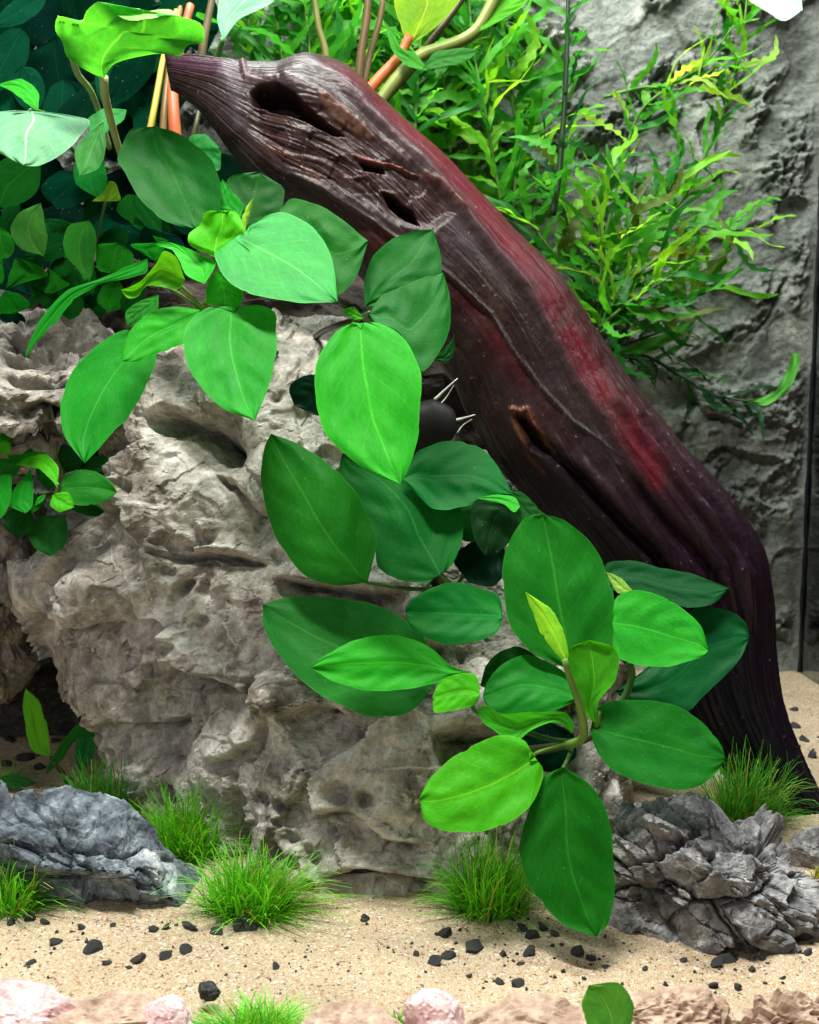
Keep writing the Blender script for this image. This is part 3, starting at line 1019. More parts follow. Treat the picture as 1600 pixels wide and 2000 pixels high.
    # flutes down the lower right
    for pl in ([(1200, 790), (1270, 885), (1350, 980), (1430, 1100), (1465, 1250)], [(1250, 810), (1320, 900), (1400, 1000), (1470, 1120)],
               [(1210, 910), (1300, 1020), (1390, 1120), (1430, 1230)], [(1000, 800), (1120, 930), (1230, 1040), (1320, 1130), (1380, 1260)],
               [(1100, 900), (1200, 1000), (1290, 1090)]):
        dist, side = seg_field(jx, jy, pl)
        lf = line_fade(jx, jy, pl)
        h -= 0.0042 * np.exp(-(dist / 10) ** 2) * front * lf
        h += 0.0016 * np.exp(-((dist - 22) / 12) ** 2) * front * lf
        e = np.exp(-((dist - 14) / 5) ** 2) * front * (side < 0) * lf
        C = C * (1 - e[:, None] * 0.35) + np.array([0.12, 0.075, 0.10]) * e[:, None] * 0.35
    # pale and dark grain lines, patches of brown film
    gl = fbm(Gw * np.array([5.0, 0.45, 1]), 2, 421)
    gm = sstep(-0.1, 0.4, fbm(Gw * np.array([2.0, 1.5, 1]), 3, 422))
    e = np.exp(-(gl / 0.020) ** 2) * gm * 0.7
    C = C * (1 - e[:, None] * 0.45) + np.array([0.20, 0.16, 0.165]) * e[:, None] * 0.45
    h += 0.0005 * e
    gl = fbm(Gw * np.array([4.0, 0.5, 1]), 2, 423)
    e = np.exp(-(gl / 0.05) ** 2) * (1 - gm) * 0.35
    C = C * (1 - e[:, None] * 0.6) + np.array([0.012, 0.010, 0.012]) * e[:, None] * 0.6
    h -= 0.0008 * e
    pf = sstep(0.15, 0.4, fbm(V * 45, 4, 424, 0.6)) * (1 - 0.7 * lower)
    C = C * (1 - pf[:, None] * 0.6) + np.array([0.085, 0.062, 0.042]) * pf[:, None] * 0.6
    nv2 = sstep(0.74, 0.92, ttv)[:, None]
    C = C * (1 - nv2 * 0.9) + np.array([0.009, 0.009, 0.026]) * nv2 * 0.9  # blue light reflected on the low end, put into the wood colour
    # eroded brown hollow
    hol = [(478, 185), (560, 165), (640, 190), (760, 275), (880, 368), (905, 410), (850, 455), (770, 440), (640, 372), (540, 330), (478, 260)]
    dd, _ = seg_field(jx, jy, hol + hol[:1])
    ins = in_poly(jx, jy, hol)
    q = np.where(ins, sstep(0, 26, dd), 0) * front
    h -= 0.0042 * q
    h += q * (0.0017 * fbm(Gw * np.array([4, 1.6, 1]), 4, 410, 0.6, True) + 0.0013 * chips(V * 70, 411))
    bc = np.array([0.070, 0.038, 0.028]) + np.clip(wob2, -0.5, 1)[:, None] * np.array([0.05, 0.022, 0.012])
    C = C * (1 - q[:, None] * 0.85) + np.clip(bc, 0.012, 1) * q[:, None] * 0.85
    # knot hole and slots
    for poly, dep, soft in (([(485, 180), (505, 162), (540, 160), (572, 176), (636, 226), (684, 260), (645, 258), (575, 226), (520, 214), (488, 206)], 0.019, 14),
                            ([(738, 368), (770, 378), (812, 408), (826, 440), (790, 428), (755, 405)], 0.016, 12),
                            ([(1006, 806), (1028, 818), (1044, 848), (1072, 878), (1083, 898), (1058, 892), (1034, 878), (1018, 842)], 0.007, 14),
                            ([(700, 312), (750, 318), (752, 332), (712, 330)], 0.010, 8)):
        dd, _ = seg_field(jx, jy, poly + poly[:1])
        ins = in_poly(jx, jy, poly)
        q = np.where(ins, sstep(0, soft, dd), 0) * front
        h -= dep * q
        C = C * (1 - q[:, None] * 0.8) + np.array([0.012, 0.009, 0.010]) * q[:, None] * 0.8
    # bare wood: tan patch, orange splinters
    def paint(poly, col, amount, lift=0.0, closed=True, w=6):
        nonlocal C, h
        if closed:
            dd, _ = seg_field(jx, jy, poly + poly[:1])
            q = np.where(in_poly(jx, jy, poly), sstep(0, w, dd), 0) * front
        else:
            dd, _ = seg_field(jx, jy, poly)
            q = np.exp(-(dd / w) ** 2) * front
        q = q * np.clip(0.75 + 0.6 * wob2, 0, 1)
        C = C * (1 - q[:, None] * amount) + np.array(col) * q[:, None] * amount
        h = h + lift * q
    paint([(618, 178), (650, 185), (700, 225), (745, 268), (722, 268), (660, 232), (630, 205)], (0.36, 0.21, 0.11), 0.9, 0.001)
    paint([(684, 294), (720, 298), (770, 312), (830, 338), (800, 338), (760, 322), (700, 312)], (0.42, 0.13, 0.085), 0.9, 0.004)
    paint([(665, 345), (700, 338), (735, 336), (690, 350)], (0.40, 0.18, 0.14), 0.8, 0.002)
    paint([(830, 338), (870, 365), (905, 405)], (0.28, 0.11, 0.07), 0.7, 0.002, False, 5)
    paint([(525, 285), (560, 305), (620, 345)], (0.24, 0.11, 0.06), 0.7, 0.001, False, 7)
    paint([(1000, 800), (1006, 826), (1022, 852), (1030, 884), (1046, 905), (1062, 925)], (0.34, 0.17, 0.07), 0.75, 0.001, False, 5)
    paint([(1002, 798), (1016, 803), (1030, 799), (1040, 822), (1058, 846), (1066, 866), (1082, 886)], (0.46, 0.18, 0.06), 0.85, 0.002, False, 5)
    paint([(560, 152), (620, 170), (680, 215), (745, 262), (800, 310)], (0.15, 0.10, 0.085), 0.6, 0.002, False, 10)
    paint([(474, 120), (480, 150), (500, 155), (540, 152)], (0.34, 0.27, 0.25), 0.7, 0.002, False, 5)
    paint([(440, 145), (462, 190), (466, 245)], (0.17, 0.17, 0.175), 0.8, 0.001, False, 16)
    paint([(465, 300), (500, 345), (560, 395)], (0.13, 0.15, 0.15), 0.6, 0.0, False, 14)
    paint([(335, 120), (400, 122), (455, 125)], (0.115, 0.050, 0.095), 0.7, 0.0, False, 22)
    V = V + N * h[:, None]
    base = np.array([V[-1, 0], V[-1, 1], 0.0])
    V -= base
    uv = np.stack([np.repeat(k[None], nt, 0).ravel(), ttv], 1)
    F = grid_faces(nth, nt, True).tolist() + [list(range(nth - 1, -1, -1))]
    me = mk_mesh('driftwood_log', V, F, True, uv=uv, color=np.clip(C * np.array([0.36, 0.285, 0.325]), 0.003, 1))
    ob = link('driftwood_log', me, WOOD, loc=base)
    tag(ob, 'thick dark red-brown driftwood log slanting down across the tank', 'driftwood')


build_log()


# ------------------------------------------------------------------ leaves
def leaf_geo(L, R, d0, ky=0.5, kx=0.0, camber=0.0, bow=0.0, quilt=0.0009, veins=7.0, wave=0.0, M=9, N=40, seed=0, groove=0.0007):
    r = np.random.default_rng(seed + 1000)
    s = np.linspace(0, 1, N)
    Ls = spline(L, N); Rs = spline(R, N)
    # slight unevenness of the margin
    per = np.stack([fbm(np.stack([s * 5 + seed, s * 0 + k, s * 0], 1), 3, 77) for k in (0.5, 3.5)], 1)
    size = np.linalg.norm(np.array(L[-1]) - np.array(L[0])) + 40
    fade = np.sin(math.pi * s)
    mid = (Ls + Rs) / 2
    nrm = Ls - Rs
    nl = np.linalg.norm(nrm, axis=1)[:, None] + 1e-6
    Ls = Ls + nrm / nl * (per[:, :1] * fade[:, None]) * size * 0.022
    Rs = Rs - nrm / nl * (per[:, 1:] * fade[:, None]) * size * 0.022
    nick = [fbm(np.stack([s * 16 + seed * 2.3, s * 0 + q, s * 0], 1), 2, 80) for q in (0.5, 7.5)]
    Ls = Ls + nrm / nl * (np.minimum(nick[0] + 0.25, 0) * fade)[:, None] * size * 0.03
    Rs = Rs - nrm / nl * (np.minimum(nick[1] + 0.25, 0) * fade)[:, None] * size * 0.03
    us = np.concatenate([-(1 - np.linspace(0, 1, M, endpoint=False) ** 1.2), [0], (np.linspace(0, 1, M + 1)[1:]) ** 0.9])
    a = np.abs(us)[None, :, None]
    edge = np.where(us[None, :, None] < 0, Ls[:, None, :], Rs[:, None, :])
    P = mid[:, None, :] + a * (edge - mid[:, None, :])
    px = P[..., 0]; py = P[..., 1]
    mpp = d0 / FPX
    bx, by = L[0]
    au = np.abs(us)[None, :]
    ss = s[:, None]
    d = d0 - ky * (py - by) * mpp + kx * (px - bx) * mpp
    wid = np.linalg.norm(Ls - Rs, axis=1)[:, None] * mpp
    d = d + camber * wid * au ** 2 + bow * np.sin(math.pi * ss) * size * mpp
    ph = 2 * math.pi * (0.75 * veins * ss - 1.5 * au)
    qm = fbm(np.stack([(us[None] * 1.3 + 0 * ss).ravel() + seed * 5.7, (ss * 3.0 + 0 * us[None]).ravel(), np.zeros(N * len(us))], 1), 2, 79).reshape(N, -1)
    ph = ph + 2.5 * qm
    d = d + 0.55 * quilt * np.clip(0.55 + 1.1 * qm, 0, 1.3) * np.cos(ph + r.random() * 6) * np.sin(math.pi * np.clip(au, 0, 1)) * np.sin(math.pi * ss) ** 0.5
    d = d + groove * np.exp(-(au / 0.07) ** 2) * np.sin(math.pi * ss)
    if wave:
        d = d + wave * np.sin(ss * 15 + us[None] * 1.5 + seed) * au ** 2
    lf = fbm(np.stack([(us[None] * 1.1 + 0 * ss).ravel() + seed * 3.1, (ss * 1.9 + 0 * us[None]).ravel(), np.zeros(N * len(us))], 1), 2, 78)
    d = d + lf.reshape(N, -1) * 0.08 * wid.max()
    V = W(px, py, d).reshape(-1, 3)
    uv = np.stack([np.broadcast_to(us * 0.5 + 0.5, px.shape).ravel(), np.broadcast_to(ss, px.shape).ravel()], 1)
    return V, grid_faces(len(us), N), uv


LEAF_SEED = [0]


def add_leaf(plant, L, R, d0, col, ky=0.5, mat=None, name='leaf', **kw):
    LEAF_SEED[0] += 1
    V, F, uv = leaf_geo(L, R, d0, ky, seed=LEAF_SEED[0], **kw)
    V = V - np.array(plant.location)
    ob = link(name, mk_mesh(name, V, F, True, uv=uv), mat or LEAF, parent=plant)
    j = 0.9 + 0.2 * random.random()
    ob.color = (col[0] * j, col[1] * j, col[2] * j, 1)
    return ob


def add_stalk(plant, pts, rpx, col, name='stalk', taper=0.7, n=16):
    """pts: (px, py, depth)"""
    P = spline(pts, n)
    V = W(P[:, 0], P[:, 1], P[:, 2]) - np.array(plant.location)
    rad = rpx * P[:, 2] / FPX * np.linspace(1, taper, n)
    ob = link(name, tube_mesh(name, V, rad, 9), STALK, parent=plant)
    ob.color = (*col, 1)
    return ob


# colours of leaves: young lime, bright, mid, dark, blue-green dark, pale
LM = (0.052, 0.41, 0.008); YG = (0.070, 0.37, 0.010); BR = (0.018, 0.315, 0.013); MD = (0.009, 0.25, 0.014)
DK = (0.010, 0.155, 0.010); VD = (0.005, 0.072, 0.008); TE = (0.008, 0.150, 0.022); PL = (0.034, 0.30, 0.060); TD = (0.001, 0.028, 0.014)  # PL has top-light sheen put into it, TD the shade
STG = (0.16, 0.30, 0.05); STD = (0.05, 0.14, 0.03); STB = (0.12, 0.10, 0.03); STO = (0.50, 0.14, 0.05)


def crown(name, px, py, d, label, cat='plant', group='broad-leaved plants growing on the rock and driftwood'):
    return thing(name, W(px, py, d), label, cat, group)


# --- rosette on top of the rock
A = crown('broad_leaf_plant', 390, 595, 0.645, 'broad-leaved plant rosette with pale green leaves on top of the large rock')
add_leaf(A, [(300, 247), (258, 252), (238, 285), (230, 312), (245, 335), (270, 385), (310, 425), (350, 441), (382, 447)],
         [(300, 247), (345, 258), (385, 285), (415, 315), (432, 360), (425, 420), (382, 447)], .660, (.006, .105, .012), .35, camber=-.08)
add_leaf(A, [(380, 300), (370, 268), (400, 262), (432, 290)], [(380, 300), (410, 330), (430, 330), (432, 290)], .69, TE, .3)
add_leaf(A, [(480, 445), (440, 390), (450, 345), (505, 335)], [(480, 445), (540, 425), (555, 370), (505, 335)], .665, VD, .3)
add_leaf(A, [(470, 425), (440, 420), (422, 412), (424, 370), (435, 350)], [(470, 425), (475, 400), (455, 375), (435, 350)], .645, MD, .2)
add_leaf(A, [(535, 425), (570, 388), (620, 400), (670, 430), (700, 455), (719, 470)],
         [(535, 425), (590, 490), (650, 575), (690, 547), (706, 515), (719, 470)], .630, (.008, .12, .010), .45)
add_leaf(A, [(488, 490), (487, 450), (512, 425), (555, 416), (612, 445), (648, 505), (660, 590)],
         [(488, 490), (450, 490), (418, 495), (440, 542), (480, 568), (530, 582), (590, 592), (660, 590)], .615, PL, .85, quilt=.0016, veins=5)
add_leaf(A, [(300, 655), (245, 645), (190, 675), (140, 730), (120, 790), (125, 850), (165, 905)],
         [(300, 655), (305, 700), (285, 750), (255, 810), (210, 860), (165, 905)], .635, MD, .45, quilt=.0006)
add_leaf(A, [(310, 575), (270, 590), (245, 610), (248, 640)], [(310, 575), (308, 605), (285, 625), (248, 640)], .640, DK, .3)
add_leaf(A, [(288, 505), (250, 520), (200, 543), (130, 567), (88, 610), (58, 668), (48, 702)],
         [(288, 505), (286, 532), (245, 545), (200, 556), (152, 582), (112, 625), (72, 668), (48, 702)], .622, MD, .15, quilt=.0003)
add_leaf(A, [(455, 608), (410, 600), (372, 625), (357, 660), (365, 710), (400, 765), (440, 800), (498, 822)],
         [(455, 608), (500, 595), (538, 610), (541, 650), (535, 720), (520, 770), (498, 822)], .607, (0.020, .30, .026), .5, quilt=.0014)
add_leaf(A, [(392, 605), (340, 598), (290, 612), (255, 645), (240, 680), (238, 706)],
         [(392, 605), (385, 640), (357, 672), (310, 690), (270, 705), (238, 706)], .612, BR, .5)
add_leaf(A, [(425, 525), (405, 555), (403, 590), (415, 597), (440, 594)], [(425, 525), (470, 560), (475, 580), (465, 598), (440, 594)], .622, BR, -.1, camber=.15)
add_leaf(A, [(420, 502), (372, 480), (368, 458), (390, 440), (400, 416), (415, 411), (440, 414)],
         [(420, 502), (475, 490), (476, 450), (472, 430), (462, 415), (450, 411), (440, 414)], .622, LM, .1, wave=.003)
add_leaf(A, [(400, 555), (422, 515), (395, 497), (362, 483), (330, 474), (298, 477)],
         [(400, 555), (365, 538), (350, 510), (337, 490), (320, 483), (298, 477)], .615, BR, .9, camber=-.2)
add_leaf(A, [(362, 548), (345, 503), (320, 490), (305, 515), (280, 545), (255, 560), (236, 566)],
         [(362, 548), (345, 566), (310, 560), (285, 560), (270, 578), (250, 583), (236, 566)], .607, YG, -.35, camber=-.2)
add_leaf(A, [(478, 458), (473, 430), (484, 400), (496, 386)], [(478, 458), (485, 430), (491, 405), (496, 386)], .612, (.26, .58, .05), 0, name='rolled_leaf', camber=.5)
add_stalk(A, [(398, 605, .63), (375, 580, .62), (350, 556, .61)], 5, STG)
add_stalk(A, [(395, 612, .63), (365, 585, .62), (338, 566, .612)], 4, STG)
add_stalk(A, [(398, 600, .63), (420, 560, .632), (482, 492, .618)], 5, STG)
add_stalk(A, [(395, 605, .64), (430, 610, .62), (455, 609, .609)], 5, STG)
add_stalk(A, [(385, 612, .64), (340, 640, .64), (300, 656, .637)], 5, STD)
add_stalk(A, [(300, 660, .70), (340, 625, .665), (400, 612, .655), (480, 640, .67), (540, 690, .70)], 8, (.020, .022, .012), name='rhizome')  # rhizome colour darkened for the shadow it lies in

# --- plant hanging over the rock under the driftwood
B = crown('broad_leaf_plant', 690, 625, 0.640, 'broad-leaved plant with one large bright leaf hanging between rock and driftwood')
add_leaf(B, [(830, 700), (860, 688), (885, 660), (888, 630)], [(830, 700), (868, 708), (886, 690), (888, 630)], .66, VD, .2)
add_leaf(B, [(640, 730), (590, 735), (565, 760), (575, 792)], [(640, 730), (650, 780), (625, 812), (575, 792)], .638, TD, .3)
add_leaf(B, [(713, 600), (711, 550), (725, 510), (760, 470), (800, 453), (846, 447)],
         [(713, 600), (760, 590), (810, 575), (850, 555), (862, 530), (858, 490), (846, 447)], .622, (.008, .115, .014), .35)
add_leaf(B, [(720, 612), (745, 580), (800, 552), (866, 531)],
         [(720, 612), (740, 645), (785, 665), (822, 725), (855, 690), (878, 640), (880, 585), (866, 531)], .612, (.008, .12, .014), .5)
add_leaf(B, [(705, 642), (690, 631), (660, 645), (625, 690), (611, 740), (620, 800), (640, 850), (680, 890), (720, 920), (783, 946)],
         [(705, 642), (725, 629), (760, 640), (795, 670), (818, 730), (822, 800), (818, 850), (800, 910), (783, 946)], .585, BR, .45, quilt=.0012)
add_leaf(B, [(712, 622), (690, 600), (664, 606)], [(712, 622), (690, 624), (664, 606)], .622, LM, .3, M=6, N=20)
add_stalk(B, [(690, 632, .64), (700, 640, .61), (706, 644, .588)], 5, STG)
add_stalk(B, [(690, 630, .64), (705, 620, .63), (722, 610, .615)], 5, STD)
add_stalk(B, [(590, 690, .80), (620, 655, .72), (660, 635, .65), (700, 626, .64), (725, 650, .66)], 7, (.018, .020, .011), name='rhizome')  # shadow under the leaves put into this dark colour

# --- dark plant in the middle, against the driftwood
Cc = crown('broad_leaf_plant', 880, 1120, 0.640, 'dark green broad-leaved plant in the middle between rock and driftwood')
add_leaf(Cc, [(990, 955), (1020, 962), (1060, 1000), (1090, 1022)], [(990, 955), (1010, 1012), (1050, 1035), (1090, 1022)], .655, VD, .4)
add_leaf(Cc, [(985, 1070), (930, 1055), (885, 1090), (915, 1138)], [(985, 1070), (992, 1110), (965, 1145), (915, 1138)], .645, TD, .4)
add_leaf(Cc, [(870, 985), (910, 955), (985, 960)], [(870, 985), (900, 1055), (965, 1045), (985, 960)], .645, TE, .5)
add_leaf(Cc, [(785, 935), (812, 885), (870, 864), (925, 868), (965, 900), (1003, 966)],
         [(785, 935), (845, 992), (900, 990), (955, 980), (1003, 966)], .632, (.004, .15, .022), .55, quilt=.0012)
add_leaf(Cc, [(1002, 988), (930, 975), (921, 1020), (930, 1060), (948, 1086)], [(1002, 988), (1018, 1000), (1012, 1040), (978, 1076), (948, 1086)], .622, (.008, .045, .012), .1)
add_leaf(Cc, [(930, 972), (970, 966), (1005, 971), (1016, 990)], [(930, 972), (980, 984), (1004, 1000), (1016, 990)], .617, BR, .8, M=6, N=24)
add_leaf(Cc, [(858, 1122), (832, 1139), (780, 1132), (737, 1106), (733, 1050), (700, 990), (664, 930), (668, 885)],
         [(858, 1122), (882, 1105), (900, 1065), (906, 1035), (898, 985), (850, 930), (780, 890), (668, 885)], .618, TE, .40, quilt=.0020, veins=6)
add_leaf(Cc, [(718, 1138), (650, 1143), (590, 1120), (545, 1060), (520, 990), (510, 920), (518, 870), (530, 847)],
         [(718, 1138), (731, 1090), (737, 1050), (715, 1000), (690, 960), (655, 915), (590, 870), (530, 847)], .598, DK, .28, quilt=.0014, camber=.10)
add_stalk(Cc, [(885, 1150, .635), (870, 1130, .625), (858, 1121, .619)], 5, STG)
add_stalk(Cc, [(885, 1150, .645), (800, 1150, .625), (718, 1138, .60)], 5, STD)
add_stalk(Cc, [(885, 1150, .65), (960, 1060, .645), (990, 1000, .63)], 4, STD)

# --- large rosette, lower right
D = crown('broad_leaf_plant', 1125, 1440, 0.610, 'large broad-leaved plant rosette with pale rolled young leaf at the foot of the driftwood')
add_leaf(D, [(1175, 1150), (1185, 1100), (1240, 1096), (1290, 1110), (1350, 1120), (1425, 1148)],
         [(1175, 1150), (1260, 1165), (1340, 1187), (1390, 1182), (1425, 1148)], .640, (.003, .060, .014), .7)
add_leaf(D, [(1200, 1350), (1280, 1290), (1350, 1192), (1420, 1192), (1455, 1215), (1464, 1245)],
         [(1200, 1350), (1260, 1392), (1340, 1392), (1400, 1337), (1445, 1287), (1464, 1245)], .625, (.003, .085, .020), .45)
add_leaf(D, [(1120, 1430), (1060, 1408), (1020, 1440), (1028, 1495)], [(1120, 1430), (1125, 1480), (1080, 1508), (1028, 1495)], .620, TD, .3)
add_leaf(D, [(1060, 1290), (1010, 1262), (955, 1290), (938, 1340)], [(1060, 1290), (1060, 1330), (1000, 1360), (938, 1340)], .605, VD, .3)
add_leaf(D, [(1105, 1305), (1040, 1275), (1000, 1225), (982, 1160), (985, 1090), (1005, 1040), (1030, 1008), (1060, 1005)],
         [(1105, 1305), (1170, 1290), (1200, 1235), (1196, 1160), (1175, 1090), (1140, 1045), (1100, 1015), (1060, 1005)], .595, (.012, .195, .014), .22, quilt=.0014)
add_leaf(D, [(982, 1207), (975, 1165), (930, 1145), (885, 1138), (840, 1150), (805, 1170), (790, 1195)],
         [(982, 1207), (970, 1235), (920, 1255), (870, 1258), (820, 1240), (800, 1220), (790, 1195)], .600, (.007, .20, .024), .5)
add_leaf(D, [(855, 1330), (830, 1250), (780, 1205), (720, 1178), (640, 1165), (560, 1167), (514, 1180)],
         [(855, 1330), (800, 1392), (730, 1400), (660, 1375), (590, 1330), (540, 1270), (515, 1220), (514, 1180)], .597, (.016, .175, .024), .42, quilt=.0012)
add_leaf(D, [(915, 1312), (880, 1300), (840, 1265), (790, 1243), (740, 1240), (680, 1255), (635, 1280), (606, 1303)],
         [(915, 1312), (890, 1322), (850, 1335), (780, 1347), (720, 1347), (650, 1330), (606, 1303)], .578, BR, .5)
add_leaf(D, [(1240, 1157), (1212, 1128), (1183, 1117)], [(1240, 1157), (1208, 1158), (1183, 1117)], .612, (.26, .56, .09), .3, name='rolled_leaf', M=6, N=20)
add_leaf(D, [(1196, 1220), (1203, 1168), (1245, 1152), (1290, 1163), (1340, 1195), (1370, 1225), (1384, 1270)],
         [(1196, 1220), (1200, 1275), (1240, 1297), (1300, 1303), (1350, 1290), (1375, 1282), (1384, 1270)], .595, (.018, .30, .018), .5)
add_leaf(D, [(1130, 1365), (1100, 1310), (1030, 1280), (980, 1300), (950, 1335), (943, 1362)],
         [(1130, 1365), (1080, 1388), (1000, 1397), (962, 1396), (943, 1362)], .590, (.010, .20, .016), .55)
add_leaf(D, [(1118, 1434), (1121, 1412), (1098, 1391), (1040, 1392), (980, 1394), (950, 1376), (931, 1388)],
         [(1118, 1434), (1100, 1417), (1075, 1411), (1035, 1428), (1000, 1453), (965, 1425), (945, 1412), (931, 1388)], .578, (.045, .42, .02), .1, camber=-.2)
add_leaf(D, [(1165, 1415), (1140, 1390), (1125, 1345), (1107, 1295), (1112, 1266), (1150, 1250)],
         [(1165, 1415), (1170, 1370), (1200, 1330), (1208, 1290), (1196, 1262), (1150, 1250)], .580, (.045, .32, .012), .1, camber=-.3)
add_leaf(D, [(938, 1357), (930, 1320), (895, 1315), (860, 1330), (845, 1362)], [(938, 1357), (928, 1376), (895, 1385), (850, 1392), (845, 1362)], .572, LM, .5)
add_leaf(D, [(1153, 1425), (1165, 1385), (1200, 1368), (1260, 1365), (1320, 1380), (1370, 1410), (1405, 1450), (1418, 1482)],
         [(1153, 1425), (1165, 1465), (1200, 1505), (1260, 1533), (1320, 1543), (1360, 1540), (1400, 1510), (1418, 1482)], .580, (.010, .165, .014), .5)
add_leaf(D, [(1100, 1498), (1060, 1520), (1030, 1590), (1017, 1660), (1030, 1720), (1070, 1775), (1110, 1810), (1165, 1830)],
         [(1100, 1498), (1150, 1530), (1185, 1580), (1200, 1650), (1202, 1730), (1190, 1800), (1165, 1830)], .568, (.008, .135, .008), .30, quilt=.0016, camber=.08)
add_leaf(D, [(1034, 1486), (1030, 1452), (1005, 1440), (968, 1438), (920, 1460), (880, 1485), (838, 1522), (819, 1560)],
         [(1034, 1486), (1056, 1492), (1061, 1520), (1035, 1578), (990, 1610), (930, 1625), (870, 1622), (830, 1602), (819, 1560)], .568, (.050, .38, .010), .45)
add_leaf(D, [(1104, 1292), (1083, 1272), (1056, 1232), (1036, 1188), (1026, 1156)],
         [(1104, 1292), (1111, 1276), (1099, 1228), (1072, 1186), (1026, 1156)], .562, (.24, .66, .03), .1, name='rolled_leaf', camber=.2, quilt=.0002)
add_stalk(D, [(1108, 1456, .590), (1136, 1445, .582), (1141, 1420, .576), (1130, 1370, .570), (1112, 1320, .564), (1103, 1288, .561)], 9, STG)
add_stalk(D, [(1158, 1428, .585), (1166, 1412, .582), (1170, 1390, .580)], 7, STG)
add_stalk(D, [(1160, 1420, .60), (1215, 1370, .60), (1235, 1320, .60), (1230, 1295, .597)], 9, STD)
add_stalk(D, [(1120, 1450, .60), (1060, 1440, .60), (930, 1390, .59), (915, 1312, .58)], 6, STD)
add_stalk(D, [(1120, 1450, .60), (1050, 1470, .585), (1034, 1487, .570)], 5, STG)
add_stalk(D, [(1120, 1450, .60), (1110, 1480, .585), (1100, 1500, .570)], 5, STD)
add_stalk(D, [(1000, 1470, .62), (1080, 1460, .612), (1150, 1440, .61), (1180, 1410, .615)], 11, (.06, .07, .03), name='rhizome')

# --- small rosette at the left edge
E = crown('small_leaf_plant', 110, 965, 0.700, 'small-leaved plant rosette in the rock hollow at the left edge')
for L, R, dd, col, ky in [
    ([(0, 872), (-18, 842), (0, 828), (22, 826)], [(0, 872), (16, 860), (21, 842), (22, 826)], .69, BR, .3),
    ([(-5, 884), (-5, 862), (10, 860), (22, 866)], [(-5, 884), (10, 888), (20, 880), (22, 866)], .685, LM, .3),
    ([(12, 888), (20, 860), (60, 857), (102, 873)], [(12, 888), (30, 908), (75, 897), (102, 873)], .695, MD, .5),
    ([(128, 925), (111, 890), (114, 862), (125, 848)], [(128, 925), (152, 915), (160, 900), (142, 870), (125, 848)], .70, VD, .2),
    ([(118, 957), (125, 930), (160, 917), (195, 925), (220, 945), (229, 962)], [(118, 957), (135, 982), (170, 987), (205, 980), (229, 962)], .685, DK, .5),
    ([(60, 915), (28, 955), (17, 985), (50, 1003)], [(60, 915), (66, 960), (62, 990), (50, 1003)], .69, MD, .4),
    ([(24, 928), (0, 930), (-25, 980), (-2, 1016)], [(24, 928), (22, 970), (12, 1000), (-2, 1016)], .68, MD, .3),
    ([(75, 960), (60, 985), (62, 1004)], [(75, 960), (85, 985), (62, 1004)], .695, DK, .3),
    ([(128, 1005), (78, 1010), (55, 1040), (70, 1072), (100, 1087)], [(128, 1005), (134, 1040), (126, 1066), (100, 1087)], .705, (.014, .13, .022), .3),
    ([(95, 960), (70, 930), (78, 900), (100, 905)], [(95, 960), (112, 940), (112, 918), (100, 905)], .70, DK, .3),
    ([(60, 985), (20, 995), (8, 1030), (35, 1050)], [(60, 985), (65, 1015), (55, 1040), (35, 1050)], .70, VD, .3),
    ([(130, 985), (150, 1000), (185, 1010), (205, 1000)], [(130, 985), (160, 980), (190, 985), (205, 1000)], .70, VD, .6),
    ([(40, 900), (0, 895), (-25, 915), (-30, 940)], [(40, 900), (35, 925), (0, 940), (-30, 940)], .69, DK, .4),
    ([(150, 915), (175, 895), (205, 890), (222, 905)], [(150, 915), (180, 922), (205, 918), (222, 905)], .705, VD, .6),
    ([(112, 952), (114, 915), (92, 888), (65, 889), (29, 908)], [(112, 952), (96, 932), (76, 916), (52, 910), (29, 908)], .675, LM, .6),
    ([(104, 965), (98, 987), (118, 1000), (145, 991)], [(104, 965), (130, 961), (142, 975), (145, 991)], .67, LM, .4),
    ([(90, 964), (74, 972), (68, 988)], [(90, 964), (84, 978), (68, 988)], .672, BR, .2),
]:
    add_leaf(E, L, R, dd, col, ky, M=7, N=28, quilt=.0004)
add_stalk(E, [(108, 970, .70), (112, 955, .685), (113, 945, .676)], 4, STG, n=8)
add_stalk(E, [(60, 975, .705), (110, 968, .70), (150, 990, .705)], 7, (.05, .06, .025), name='rhizome', n=8)

